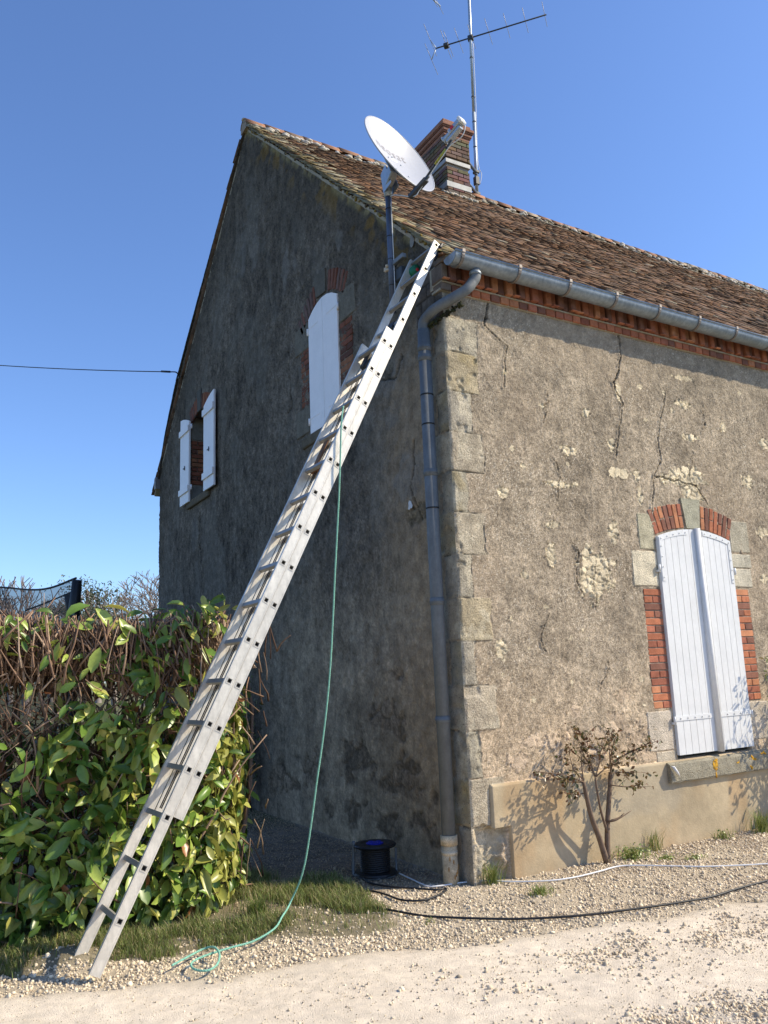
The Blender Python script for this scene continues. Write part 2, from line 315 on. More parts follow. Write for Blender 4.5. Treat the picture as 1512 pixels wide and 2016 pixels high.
# grass blades
def blades(P, hgt, wid, lean, cols):
    N = len(P); a = rng.uniform(0, 2*np.pi, N); d = np.stack([np.cos(a), np.sin(a), 0*a], 1); s = np.stack([-np.sin(a), np.cos(a), 0*a], 1)
    z = np.array([0, 0, 1.])
    L = lean[:, None]*d; h = hgt[:, None]; w = wid[:, None]
    p0 = P; p1 = P+z*h*.55+L*h*.25; p2 = P+z*h*.9+L*h*.8
    v = np.stack([p0-s*w, p0+s*w, p1+s*w*.8, p1-s*w*.8, p2+s*w*.15, p2-s*w*.15], 1).reshape(-1, 3)
    b = (np.arange(N)*6)[:, None]; f = np.concatenate([b+np.array([0, 1, 2, 3]), b+np.array([3, 2, 4, 5])], 0)
    return v, f, np.repeat(cols, 6, 0)
def gcol(N, dry=.2):
    k = rng.random((N, 1)); c = np.array((.12, .17, .04))*(1-k)+np.array((.27, .31, .09))*k
    m = rng.random((N, 1)) < dry; return np.where(m, np.array((.40, .33, .17)), c)*rng.uniform(.7, 1.2, (N, 1))
N = 110000; X = rng.uniform(-4.2, -.6, N); Y = rng.uniform(-.6, 1.3, N)
e = Y-grass_edge(X)+.5*(fbm(X*5, Y*5, 31, 3)-.5); dn = fbm(X*3, Y*3, 41, 3)
keep = (e > 0) & (X < -.72-.1*rng.random(N)) & (rng.random(N) < ss(.43, .60, dn)*.85+.04) & ~((Y > .75) & (X > -1.5) & (dn < .56))
X, Y, e = X[keep], Y[keep], e[keep]; n = len(X)
hh = rng.uniform(.02, .065, n)*(1+.9*np.clip(e, 0, .6)); v, f, c = blades(np.stack([X, Y, gheight(X, Y)], 1), hh, rng.uniform(.0012, .0028, n), rng.uniform(.2, 1.3, n), gcol(n, .28))
tag(place('grass', meshnp('grass', v, f, c), M['grass']), 'strip of short green grass along the foot of the hedge', 'grass', kind='stuff')
def tuft(px, py, n, h, spread, label, dry=.08, weed=0, lean=1.2):
    p = onz(px, py, .0); x, y = p[:2]; y = min(y, x*TH-.03) if x > 0 else y; z0 = gh(x, y)
    rr = np.abs(rng.normal(0, spread, n)); a = rng.uniform(0, 2*np.pi, n)
    P = np.stack([x+rr*np.cos(a), y+rr*np.sin(a)*.7, np.full(n, z0)], 1)
    v, f, c = blades(P, rng.uniform(.5, 1, n)*h, rng.uniform(.0018, .0032, n), rng.uniform(.3, lean, n), gcol(n, dry)*1.15)
    o = place('weed' if weed else 'grass_tuft', meshnp('tuft', v, f, c), M['grass']); o.data.transform(Matrix.Translation((-x, -y, -z0))); o.location = (x, y, z0)
    if weed:
        nl = weed; T = np.stack([x+rng.normal(0, spread*1.2, nl), y+rng.normal(0, spread*.8, nl), z0+rng.uniform(.01, h*.8, nl)], 1)-np.array([x, y, z0])
        lv, lf, lc = leaves(T, rng.uniform(.012, .024, nl), np.tile([(.3, -.5, .8)], (nl, 1)), 1.0, gcol(nl, .05)*1.3, .45); q = place('leaf', meshnp('leaf', lv, lf, lc, True), M['leaf']); q.parent = o
    return tag(o, label, 'weed' if weed else 'grass tuft', 'weeds and grass tufts growing in the gravel')
# ------------------------------------------------------------------ leaves
LT = []; LF = []
for i, (t, w) in enumerate([(0, .03), (.2, .26), (.48, .42), (.78, .37), (1, .05)]):
    zz = -.35*t*t
    LT += [(-w, t, zz+.45*w), (0, t, zz), (w, t, zz+.45*w)]
for i in range(4):
    b = i*3; LF += [(b, b+1, b+4, b+3), (b+1, b+2, b+5, b+4)]
LT = np.array(LT); LF = np.array(LF)
def leaves(P, L, Nrm, jit, cols, wid=.5, droop=.5):
    N = len(P); n = np.array(Nrm, float)+rng.normal(size=(N, 3))*jit*.6; n /= np.linalg.norm(n, axis=1)[:, None]
    d = rng.normal(size=(N, 3))*.9+np.array([0, 0, -droop]); d -= n*np.sum(d*n, 1)[:, None]; d /= np.linalg.norm(d, axis=1)[:, None]
    s = np.cross(d, n); Mx = np.stack([s*(L*wid*2)[:, None]*rng.uniform(.75, 1.15, (N, 1)), d*L[:, None], n*L[:, None]*rng.uniform(.2, 1.2, (N, 1))], 2)
    return inst(LT, LF, Mx, P, cols)
# =================================================================== HOUSE
house = empty('house', (0, 0, 0), 'old rendered stone house with brown tiled roof, shaded gable and sunlit long wall', 'house')
SL, EZ = .91, 5.10                       # wall top under the roof: z = EZ + SL * y
YR = 4.745; ZR = EZ+SL*YR; YB = 9.37
def gtop(y): return np.where(y < YR, EZ+SL*y, np.interp(y, [YR, 6.8, 8.26, 8.95, 9.4], [ZR, 7.86, 6.72, 5.95, 5.22]))
def region_mesh(name, V, fq, sel, C, m, parent=house):
    ff = fq[sel]; u, inv = np.unique(ff, return_inverse=True); return place(name, meshnp(name, V[u], inv.reshape(-1, 4), C[u], True), m, parent)
# ---- front wall
du = .0085; U, Zg = np.meshgrid(np.arange(0, 4.95+du, du), np.arange(-.1, 4.80, du), indexing='ij')
D = .012*(fbm(U*3, Zg*3, 1, 3)-.5)+.006*(fbm(U*17, Zg*17, 2, 3)-.5)+.0085*(fbm(U*45, Zg*45, 3, 3)-.5)
D += .0052*(rng.random(U.shape)-.5)*ss(0, .05, U); grain = 1+.65*(rng.random(U.shape)-.5)+.5*(vn(U*48, Zg*48, 4)-.5)
nb = fbm(U*2.1, Zg*2.1, 21, 4); nm = fbm(U*9, Zg*9, 22, 4); nw = fbm(U*14, Zg*14, 23, 3)
C = np.array([.375, .305, .222])*((1.0+.75*(nb-.5)+.75*(nm-.5))*grain)[..., None]
peb = (rng.random(U.shape) < .035*ss(.45, .6, fbm(U*2.5, Zg*2.5, 26, 2)))[..., None]; C = np.where(peb, np.array([.80, .70, .55]), C)
warm = ss(.45, .7, fbm(U*1.3+5, Zg*1.3, 24, 3))[..., None]; C = C*(1-.35*warm)+np.array([.43, .33, .23])*.35*warm
lowk = (1-ss(.8, 1.9, Zg+.8*(nb-.5)))[..., None]; C = C*(1-.6*lowk)+np.array([.72, .55, .37])*((.85+.7*(nm-.5))*grain)[..., None]*.6*lowk
grey = ss(3.9, 4.8, Zg)[..., None]; C = C*(1-.3*grey)+np.array([.33, .28, .21])*.3*grey
CREAM = np.array([.90, .755, .52])
def patch(u, z, ru, rz, cell=.07, depth=.016, col=CREAM, irr=.9):
    global D, C
    w = np.hypot((U-u)/ru, (Zg-z)/rz)+irr*(fbm(U*22, Zg*22, int(u*77+z*31) % 97, 3)-.5)*1.6
    m = w < 1
    if not m.any(): return
    d1, d2, idn = voro(U/cell+fbm(U*15, Zg*15, 8, 2), Zg/cell*1.35+fbm(U*15, Zg*15, 9, 2), int(u*13+z*7) % 50)
    e = ss(.03, .22, d2-d1); dom = -depth*.7*(1-e)+.001+.009*e*(idn-.35)
    D = np.where(m, dom+.25*D, D); D = np.where((w > 1) & (w < 1.12), D+.004, D)
    cc = col*(.72+.42*idn[..., None])*(.84+.16*e[..., None])*(.95+.5*(nw-.5))[..., None]
    C = np.where(m[..., None], cc, C); rim = (np.abs(w-1) < .05)[..., None]; C = np.where(rim, C*.6, C)
for a in [(1.55, 2.38, .20, .22, .11), (1.50, 2.30, .17, .10, .08), (2.95, 3.42, .25, .10, .12), (3.0, 3.25, .16, .10, .08), (2.70, 3.36, .18, .05, .07), (1.97, 3.36, .14, .05, .2, .006), (1.2, 3.18, .22, .03, .07), (1.06, 2.81, .09, .035, .1), (1.81, 2.78, .06, .11, .08), (1.02, 2.54, .06, .10, .06), (.40, 1.73, .06, .07, .06), (.13, 1.36, .12, .06, .09), (3.06, 4.48, .15, .03, .2, .006), (2.05, 4.17, .04, .09, .1, .006), (2.98, 4.18, .12, .04, .06), (3.06, 3.83, .17, .035, .07), (1.34, 3.51, .11, .05, .07), (3.61, 4.0, .05, .06, .06), (1.59, 3.91, .05, .04, .1), (.53, 3.05, .06, .04, .06), (2.22, 3.15, .04, .08, .1), (2.2, 3.35, .04, .06, .1), (.7, 2.35, .05, .03, .1), (1.9, 3.62, .04, .06, .1), (3.9, 3.45, .10, .07, .09), (4.1, 2.9, .12, .06, .08), (4.3, 3.9, .10, .08, .1), (4.0, 2.4, .06, .05, .1), (3.95, 1.5, .10, .12, .09), (3.85, 1.05, .15, .14, .1)]: patch(*a)
for a in [(.50, .83, .12, .07, .10), (.72, .98, .16, .05, .09), (1.0, .95, .18, .10, .11), (1.35, .90, .16, .12, .11), (1.62, 1.05, .14, .10, .1), (1.86, .92, .16, .13, .11), (1.75, 1.30, .10, .06, .1), (2.0, .76, .14, .04, .09), (1.15, 1.2, .08, .05, .1)]: patch(a[0], a[1], a[2]*.95, a[3]*.9, a[4]*2.0, depth=.007, col=np.array([.70, .54, .38]), irr=1.3)
for q in range(48): patch(random.uniform(.4, 4.8), random.uniform(1.0, 4.5), random.uniform(.010, .034), random.uniform(.010, .028), .05, .006, CREAM*random.uniform(.8, 1.05), .5)
def crack(pts, wid=.0045, dep=.028):
    global D, C
    wu = U+.05*(fbm(U*11, Zg*11, 91, 3)-.5); wz = Zg+.05*(fbm(U*11, Zg*11, 92, 3)-.5)
    for (a, b), (c_, d_) in zip(pts, pts[1:]):
        L2 = (c_-a)**2+(d_-b)**2; t = np.clip(((wu-a)*(c_-a)+(wz-b)*(d_-b))/L2, 0, 1); ds = np.hypot(wu-a-t*(c_-a), wz-b-t*(d_-b))
        m = ds < wid; D = np.where(m, D-dep, D); C = np.where(m[..., None], C*.3, C)
        D = np.where((ds > wid) & (ds < wid+.02), D+.004, D)
crack([(2.142, 4.80), (2.15, 4.56), (2.095, 4.40), (1.992, 4.26), (2.10, 4.05)], .007); crack([(2.10, 4.05), (1.99, 3.69), (1.95, 3.5)], .004, .012)
crack([(2.749, 4.27), (2.57, 3.80), (2.569, 3.55), (2.45, 3.36), (2.37, 3.05), (2.33, 2.99)], .0045, .014)
crack([(.507, 4.79), (.447, 4.545)], .008); crack([(.447, 4.545), (.686, 4.40), (.64, 4.21), (.62, 4.0)], .004, .012)
crack([(2.45, 3.36), (2.72, 3.36), (3.05, 3.32), (3.2, 3.15)], .006, .018); crack([(1.35, 2.6), (1.3, 2.35), (1.38, 2.15)], .004, .010)
for q in range(16):
    a, b = random.uniform(.5, 4.6), random.uniform(1.2, 4.3); p = [(a, b)]
    for s_ in range(4): a += random.uniform(-.06, .06); b -= random.uniform(.04, .12); p.append((a, b))
    crack(p, .003, .007)
# quoins
zq = [4.60, 4.561, 4.248, 3.895, 3.540, 3.196, 2.851, 2.503, 2.151, 1.805, 1.454, 1.107, .748, .396, -.1]
wq = [.34, .335, .255, .346, .15, .326, .15, .315, .14, .336, .135, .343, .165, .34]
QC = [(.39, .33, .24), (.33, .29, .22), (.37, .305, .20), (.33, .29, .225), (.38, .32, .235), (.32, .285, .215)]
ri = np.zeros(U.shape, int)
def block(zt, zb, w, i, U_, Z_, Dd, Cc, rid, prd=.010):
    ju = .07*(fbm(U_*3, Z_*7, 50+i, 3)-.5); jz = .012*(fbm(U_*9, Z_*9, 70+i, 2)-.5)
    m = (U_+ju < w) & (Z_+jz > zb) & (Z_+jz < zt)
    ed = np.minimum(np.minimum(zt-Z_-jz, Z_+jz-zb), w-U_-ju)
    cc = np.array(QC[i % 6])*(.75+.55*fbm(U_*6+i, Z_*6, 60+i, 3))[..., None]
    yl = (ss(.55, .7, fbm(U_*5, Z_*5, 80+i, 3))*(i % 3 == 2))[..., None]; cc = cc*(1-.4*yl)+np.array([.43, .33, .15])*.4*yl
    lite = ss(.56, .64, fbm(U_*8, Z_*8, 83+i, 3))[..., None]; cc = cc*(1-lite*.5)+np.array([.56, .49, .36])*lite*.5
    dd = prd*(1-ss(w*.45, w, U_+ju)*.9)+.008*(fbm(U_*6, Z_*6, 161+i, 2)-.5)+.008*(fbm(U_*18, Z_*18, 61+i, 3)-.5)-.012*ss(.66, .72, fbm(U_*7, Z_*7, 66+i, 3))
    joint = ss(0, .007, ed+.012*(fbm(U_*11, Z_*11, 90+i, 3)-.45)); Dn = np.where(m, dd*joint-.007*(1-joint), Dd)
    return Dn, np.where(m[..., None], cc*(.5+.5*joint)[..., None], Cc), np.where(m, 1, rid)
for i in range(1, len(zq)-1): D, C, ri = block(zq[i], zq[i+1], wq[i-1] if i < 14 else .3, i, U, Zg, D, C, ri)
# broken base of the corner
m = (U < .34) & (Zg < .42); cb = -.05*ss(.45, .6, fbm(U*6+3, Zg*6, 99, 3)); D = np.where(m, D+cb*ss(.0, .08, U), D); C = np.where((m & (cb < -.02))[..., None], np.array([.62, .52, .37])*(.8+.4*(nw-.5))[..., None], C)
# plinth
pm = (((U > .185) & (Zg < .697) & (Zg > .372)) | ((U > .352) & (Zg <= .372)))
pz = np.array([.53, .425, .275])*(.80+.45*(nb-.5)+.25*(nm-.5))[..., None]
st = ss(.5, .72, fbm(U*3+.7, Zg*1.2, 31, 3))[..., None]; pz = pz*(1-.38*st)+np.array([.42, .24, .10])*.38*st
st = ss(.55, .75, fbm(U*2.2+9, Zg*2.2, 33, 3))[..., None]; pz = pz*(1-.5*st)+np.array([.32, .285, .22])*.5*st
st = (1-ss(.0, .22, Zg))[..., None]; pz = pz*(1-.25*st)+np.array([.50, .38, .24])*.25*st
eg = np.minimum(.697-Zg, np.where(Zg > .372, U-.185, U-.352)); D = np.where(pm, .034*ss(-.001, .012, eg)+.004*(fbm(U*5, Zg*5, 35, 2)-.5)+.002*(nw-.5), D); C = np.where(pm[..., None], pz, C); ri = np.where(pm, 2, ri)
# mortar bed behind the window surround, and the opening itself
sur = (U > 2.10) & (U < 3.72) & (Zg > .66) & (Zg < 3.02) & (((U < 2.40) | (U > 3.44)) | (Zg > 2.70)) & ~((Zg > 1.15) & (Zg < 2.27) & ((U < 2.13) | (U > 3.70)))
arcz = lambda u: 2.77+.095*(1-((u-2.92)/.55)**2)
op = (U > 2.385) & (U < 3.455) & (Zg > .70) & (Zg < arcz(U)-.015)
D = np.where(op, -.09, D); C = np.where(op[..., None], np.array([.1, .09, .08]), C)
bed = ((((U > 2.135) & (U < 2.37)) | ((U > 3.47) & (U < 3.70))) & (Zg > 1.16) & (Zg < 2.265))
D = np.where(bed, -.004+.003*(nw-.5), D); C = np.where(bed[..., None], np.array([.40, .34, .26])*(.8+.4*(nw-.5))[..., None], C)
# dark contact line around the surround
# corner rounding: ease the displacement to zero at the arris
gb = (1+.35*(rng.random(U.shape)-.5))[..., None]; C = np.where((ri == 1)[..., None], C*gb, C); ez = ss(0, .02, U); D = D*ez-.006*(1-ez)*fbm(U*0, Zg*20, 5, 3)*0
V = (U[..., None]*FU+D[..., None]*FN+Zg[..., None]*ZZ).reshape(-1, 3)
n1, n2 = U.shape; I = np.arange(n1*n2).reshape(n1, n2); fq = np.stack([I[:-1, :-1], I[1:, :-1], I[1:, 1:], I[:-1, 1:]], -1).reshape(-1, 4)
rf = ri[:-1, :-1].ravel(); Cf = C.reshape(-1, 3)
region_mesh('front_wall', V, fq, rf == 0, Cf, M['render']); region_mesh('quoin_stones', V, fq, rf == 1, Cf, M['stone']); region_mesh('plinth', V, fq, rf == 2, Cf, M['plinth'])
b = MB(); b.prism([F(4.95, -.1, -.01), F(17, -.1, -.01), F(17, 4.8, -.01), F(4.95, 4.8, -.01)], -.4*FN, (.35, .30, .23)); b.prism([F(0.02, 4.78, -.03), F(17, 4.78, -.03), F(17, 5.2, -.03), F(.02, 5.12, -.03)], -.3*FN, (.35, .3, .23))
b.prism([(0.02, YB, -.1), (17, YB+.4, -.1), (17, YB+.4, 5.1), (.02, YB, 5.1)], (0, -.3, 0), (.3, .27, .22)); b.prism([(16.9, .5, -.1), (16.9, 9.6, -.1), (16.9, 9.6, 5.1), (16.9, 5.1, 9.2), (16.9, .6, 5.1)], (-.3, 0, 0), (.3, .27, .22))
b.build('rear_wall', M['render'], house)
# ---- gable wall
dg = .0155; Yg, Zh = np.meshgrid(np.arange(0, YB+dg, dg), np.arange(-.1, 9.45, dg), indexing='ij')
n0 = fbm(Yg*.9, Zh*.9, 101, 4); n1_ = fbm(Yg*6, Zh*4, 102, 4); ns = fbm(Yg*15, Zh*6, 103, 4); nw = fbm(Yg*14, Zh*14, 104, 3)
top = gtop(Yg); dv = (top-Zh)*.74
g2 = 1+.7*(rng.random(Yg.shape)-.5)+.5*(vn(Yg*34, Zh*30, 6)-.5)
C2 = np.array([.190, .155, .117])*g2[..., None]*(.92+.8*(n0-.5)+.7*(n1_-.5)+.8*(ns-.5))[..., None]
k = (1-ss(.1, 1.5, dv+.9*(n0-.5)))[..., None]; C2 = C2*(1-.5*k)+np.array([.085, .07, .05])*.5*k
k = (ss(.5, .64, fbm(Yg*2.4, Zh*1.3, 105, 3))*ss(.3, .9, dv))[..., None]; C2 = C2*(1-.4*k)+np.array([.24, .215, .175])*.4*k
k = ((1-ss(1.4, 3.2, Zh+.9*(n0-.5)))*(1-ss(2.6, 5.0, Yg)))[..., None]; C2 = C2*(1-.75*k)+np.array([.60, .44, .275])*((.85+.8*(n1_-.5))*(.4+.6*g2))[..., None]*.75*k
k = ((1-ss(.5, 1.6, Yg+.5*(n1_-.5)))*(1-ss(4.0, 5.2, Zh)))[..., None]; C2 = C2*(1-.6*k)+np.array([.46, .34, .215])*.6*k
for (y, z, r, s_, v_) in [(4.45, 7.4, .22, .33, .37), (3.4, 6.6, .12, .3, .4), (3.1, 6.5, .06, .12, .38), (4.9, 7.5, .10, .4, .30), (3.0, 5.1, .06, .1, .33), (1.0, 4.35, .35, .18, .36), (.65, 3.3, .30, .22, .40), (1.9, 6.2, .07, .14, .36), (.9, 3.9, .2, .1, .34), (7.2, 3.9, .2, .3, .3)]:
    w = np.hypot((Yg-y)/r, (Zh-z)/s_)+1.5*(fbm(Yg*9, Zh*7, int(y*31), 3)-.5); k = (1-ss(.6, 1.05, w))[..., None]*.6; C2 = C2*(1-k)+np.array([v_, v_*.9, v_*.76])*.72*k
D2 = .02*(fbm(Yg*3, Zh*3, 111, 3)-.5)+.014*(fbm(Yg*15, Zh*11, 112, 3)-.5)+.014*(fbm(Yg*32, Zh*24, 113, 2)-.5)
D2 += .006*(rng.random(Yg.shape)-.5)
# yellow lichen under the verge
lk = ss(.50, .60, fbm(Yg*5, Zh*5, 121, 3))*(1-ss(.06, .42, dv))*(Yg < 5.2)*(1-ss(4.55, 4.75, Yg)); C2 = C2*(1-.6*lk[..., None])+np.array([.30, .175, .04])*.6*lk[..., None]
lk = ss(.4, .55, fbm(Yg*9, Zh*9, 122, 3))*(1-ss(.0, .10, dv))*(Yg < 4.8); C2 = C2*(1-.7*lk[..., None])+np.array([.42, .34, .16])*.7*lk[..., None]
# stones showing low down
def gpatch(y, z, ry, rz, cell=.20, dep=.02, col=(.31, .225, .145)):
    global D2, C2
    w = np.hypot((Yg-y)/ry, (Zh-z)/rz)+2.6*(fbm(Yg*4, Zh*5, int(y*53+z*17) % 89, 4)-.47); m = w < .8; sf = .8*(1-ss(.45, .8, w))
    d1, d2, idn = voro(Yg/cell+.6*fbm(Yg*8, Zh*8, 8, 2), Zh/cell*1.3+.6*fbm(Yg*8, Zh*8, 9, 2), 3); e = ss(.03, .2, d2-d1)
    D2 = np.where(m, D2*(1-.6*sf)+sf*(-dep*(1-e)*.6-.008+.014*e*(idn-.3)), D2); C2 = C2*(1-sf[..., None])+sf[..., None]*np.array(col)*(.6+.7*idn[..., None])*(.7+.3*e[..., None])*(.8+.8*(nw-.5))[..., None]*g2[..., None]
for a in [(1.3, 1.15, .55, .16), (1.9, .75, .6, .22), (1.0, .6, .5, .25), (2.9, .55, .7, .3), (1.5, .25, .9, .22), (.75, .35, .3, .3), (.55, 2.95, .2, .10, .12, .015, (.27, .21, .13)), (1.0, 1.55, .12, .1), (3.9, .4, .6, .3), (1.05, 4.42, .25, .10, .14, .02, (.28, .24, .18))]: gpatch(*a)
for (p_, wd_) in [([(1.25, 4.55), (1.1, 4.35), (.85, 4.3), (.7, 4.45)], .012), ([(.55, 3.6), (.65, 3.2), (.5, 2.9)], .01), ([(3.35, 5.5), (3.3, 5.0), (3.25, 4.75), (3.4, 4.7)], .011), ([(4.0, 6.7), (3.95, 6.4), (3.85, 6.2)], .01), ([(6.9, 4.1), (6.95, 3.7), (6.8, 3.3)], .02)]:
    wu = Yg+.09*(fbm(Yg*8, Zh*8, 91, 3)-.5); wz = Zh+.09*(fbm(Yg*8, Zh*8, 92, 3)-.5)
    for (a, b_), (c_, d_) in zip(p_, p_[1:]):
        L2 = (c_-a)**2+(d_-b_)**2; t = np.clip(((wu-a)*(c_-a)+(wz-b_)*(d_-b_))/L2, 0, 1); ds = np.hypot(wu-a-t*(c_-a), wz-b_-t*(d_-b_)); m = ds < wd_
        D2 = np.where(m, D2-.02, D2); C2 = np.where(m[..., None], C2*.4, C2)
ri2 = np.zeros(Yg.shape, int)
for i in range(1, len(zq)-1): D2, C2, ri2 = block(zq[i], zq[i+1], (.16 if i % 2 else .30), i+20, Yg, Zh, D2, C2, ri2, .008)
C2 = np.where((ri2 == 1)[..., None], C2*.85, C2)
# limewashed brick courses at the eaves corner
bm_ = (Yg < .42+.1*(n1_-.5)) & (Zh > 4.561) & (Zh < EZ-.02+SL*Yg*.2); rw = np.floor((Zh-4.56)/.125); jz_ = np.abs(((Zh-4.56)/.125) % 1-.5) > .44; jy = np.abs(((Yg+.11*(rw % 2))/.22) % 1-.5) > .46
D2 = np.where(bm_, .008-.012*(jz_ | jy)+.004*(nw-.5)+.01*(rw >= 2), D2); C2 = np.where(bm_[..., None], np.array([.20, .165, .14])*(.8+.7*(nw-.5))[..., None]*np.where(jz_ | jy, .45, 1)[..., None], C2)
# gable openings
gop1 = (Yg > 1.97) & (Yg < 2.69) & (Zh > 4.26) & (Zh < 5.59+.14*(1-((Yg-2.325)/.40)**2)); D2 = np.where(gop1, -.07, D2)
ez = ss(0, .02, Yg); D2 = D2*ez
wn1 = (Yg > 6.52) & (Yg < 7.40) & (Zh > 4.42) & (Zh < 5.70+.10*(1-((Yg-6.96)/.44)**2))
inq = Zh <= top+dg
V2 = (Yg[..., None]*GY+D2[..., None]*GN+np.minimum(Zh, top)[..., None]*ZZ).reshape(-1, 3)
n1, n2 = Yg.shape; I = np.arange(n1*n2).reshape(n1, n2); fq = np.stack([I[:-1, :-1], I[:-1, 1:], I[1:, 1:], I[1:, :-1]], -1).reshape(-1, 4)
ok = (inq[:-1, :-1] & ~wn1[:-1, :-1]).ravel(); rf = ri2[:-1, :-1].ravel(); Cf = C2.reshape(-1, 3)
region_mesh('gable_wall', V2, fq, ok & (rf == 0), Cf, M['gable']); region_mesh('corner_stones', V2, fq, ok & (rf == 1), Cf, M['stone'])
# ---- roof
def roofpt(x, s, side=1, lift=0):       # s: distance up the slope from the eave edge
    ca, sa = 1/math.hypot(1, SL), SL/math.hypot(1, SL)
    if side > 0: y = -.17+s*ca; z = EZ+.085+SL*y; n = np.array([0, -sa, ca])
    else: y = YR*2+.35-s*ca; z = ZR+.085-SL*.97*(y-YR); n = np.array([0, sa, ca])
    return np.array([x, y+TH*x, z])+n*lift
RL = (YR+.17)*math.hypot(1, SL)
def tiles(side, name, x1=17.):
    rows = int(RL/.100)+1; V_ = []; Ms = []; Ts = []; Cs = []
    ca, sa = 1/math.hypot(1, SL), SL/math.hypot(1, SL)
    sd = np.array([0, ca*side, sa]); n = np.array([0, -sa*side, ca]); xd = np.array([1, TH, 0.])
    for r_ in range(rows):
        x = -.045+(r_ % 2)*-.0+rng.uniform(-.01, .01); first = True
        while x < x1:
            w = .165*rng.uniform(.9, 1.08)*(1 if not (first and r_ % 2) else .55); first = False
            s0 = r_*.100+rng.normal()*.005; s1 = min(s0+.24, RL+.02)
            if s0 > RL-.03: break
            p = roofpt(x+w/2, s0, side); q = p+sd*(s1-s0)
            sag = .03*(fbm(np.array(x*.6), np.array(r_*.09), 7, 2)-.5)
            tl = .018+rng.uniform(0, .009)+float(sag); ti = rng.normal()*.008
            a = xd*(w-.004); b_ = (q+n*.0)-(p+n*tl); c_ = n*.015
            Ms.append(np.stack([a+n*ti, b_, c_], 1)); Ts.append((p+n*tl+q)/2+n*sag)
            base = [(.18, .10, .060), (.16, .095, .060), (.145, .09, .06), (.195, .105, .060), (.17, .11, .072), (.13, .083, .055)][rng.integers(6)]
            big = float(fbm(np.array(x*.9), np.array(r_*.11), 17, 3)); cc = np.array(base)*rng.uniform(.75, 1.2)*(.75+.5*big)
            if side > 0 and rng.random() < .03: cc = np.array((.28, .24, .18))*rng.uniform(.7, 1.1)
            if x < .05 and side > 0 and rng.random() < .7: cc = np.array((.27, .215, .12))*rng.uniform(.5, 1.1)
            elif x < .4 and side > 0 and rng.random() < .45: cc = np.array((.34, .30, .21))*rng.uniform(.7, 1.1)
            if r_ > rows-5 and rng.random() < .45: cc = np.array((.40, .36, .28))*rng.uniform(.7, 1.1)
            Cs.append(cc); x += w
    cube = np.array([(i-.5, j-.5, k-.5) for i in (0, 1) for j in (0, 1) for k in (0, 1)]); cf = np.array([(0, 1, 3, 2), (4, 6, 7, 5), (0, 4, 5, 1), (2, 3, 7, 6), (0, 2, 6, 4), (1, 5, 7, 3)])
    if side < 0: cf = cf[:, ::-1]
    v, f, c = inst(cube, cf, np.array(Ms), np.array(Ts), np.array(Cs)); v += rng.normal(size=v.shape)*.0022
    return place(name, meshnp(name, v, f, c), M['tile'], house)
roof = tiles(1, 'roof'); tiles(-1, 'rear_roof')
b = MB()                                 # verge bedding and roof deck
for side in (1, -1):
    p = [roofpt(0.0, 0.06, side, -.03), roofpt(17, .06, side, -.03), roofpt(17, RL, side, -.03), roofpt(0.0, RL, side, -.03)]
    b.prism(p, (0, 0, -.05), (.16, .13, .10))
b.build('roof_deck', M['mortar'], house)
b = MB()
for i in range(150):
    s = random.uniform(.05, RL-.03); p = roofpt(-.012, s, 1, random.uniform(-.035, .004)); r0 = random.uniform(.010, .030)
    cc = random.choice([(.30, .22, .07), (.26, .17, .04), (.24, .21, .14), (.16, .13, .09), (.36, .31, .21), (.12, .10, .07)])
    b.add([p+np.array(q)*r0*np.array([.6, 1.1, .9]) for q in ico], [tuple(t) for t in icf], cc, True)
b.build('verge_moss', M['gravel'], house)
# ridge tiles with mortar
b = MB(); mo = MB()
x = -.05; i = 0
while x < 17:
    L = .34; yy = YR+TH*x; zz = ZR+.105+.02*math.sin(x*.7)+random.uniform(-.008, .008); r0 = .115; n = 9
    ring = lambda xx, rr: [(xx, yy+rr*1.05*math.cos(math.pi*k/(n-1)), zz-.05+rr*math.sin(math.pi*k/(n-1))) for k in range(n)]
    vs = ring(x, r0)+ring(x+L, r0*.90)+ring(x, r0-.02)+ring(x+L, r0*.9-.02)
    fs = [(k, k+1, n+k+1, n+k) for k in range(n-1)]+[(k+1, k, 2*n+k, 2*n+k+1) for k in range(n-1)]+[(n+k, n+k+1, 3*n+k+1, 3*n+k) for k in range(n-1)]
    k_ = random.choice([(.28, .15, .09), (.33, .17, .10), (.24, .16, .11), (.36, .28, .20)]); b.add(vs, fs, k_, True)
    white = random.random() < .62
    for q in range(9):
        a = random.uniform(-.02, .34); sg = -1
        cc = (.66, .60, .52) if white else (.38, .34, .27)
        pp = np.array([x+a, yy+sg*random.uniform(.08, .17), zz-.055-random.uniform(0, .09)]); rr = random.uniform(.02, .045)
        mo.add([pp+np.array(t)*rr*np.array([1.8, .8, .55]) for t in ico], [tuple(t) for t in icf], cc, True)
    pp = np.array([x+.005, yy, zz+r0-.055]); mo.add([pp+np.array(t)*np.array([.03, .05, .018]) for t in ico], [tuple(t) for t in icf], (.5, .45, .38), True)
    x += L-.03; i += 1
b.build('ridge_tiles', M['tile'], house); mo.build('ridge_mortar', M['gravel'], house)
# gable end of the ridge: mortar plug
b = MB(); b.prism([(-.045, YR+.11*math.cos(math.pi*k/8), ZR+.05+.10*math.sin(math.pi*k/8)) for k in range(9)]+[(-.045, YR-.11, ZR-.03), (-.045, YR+.11, ZR-.03)], (.10, 0, 0), (.33, .26, .20)); b.build('ridge_end', M['gravel'], house)
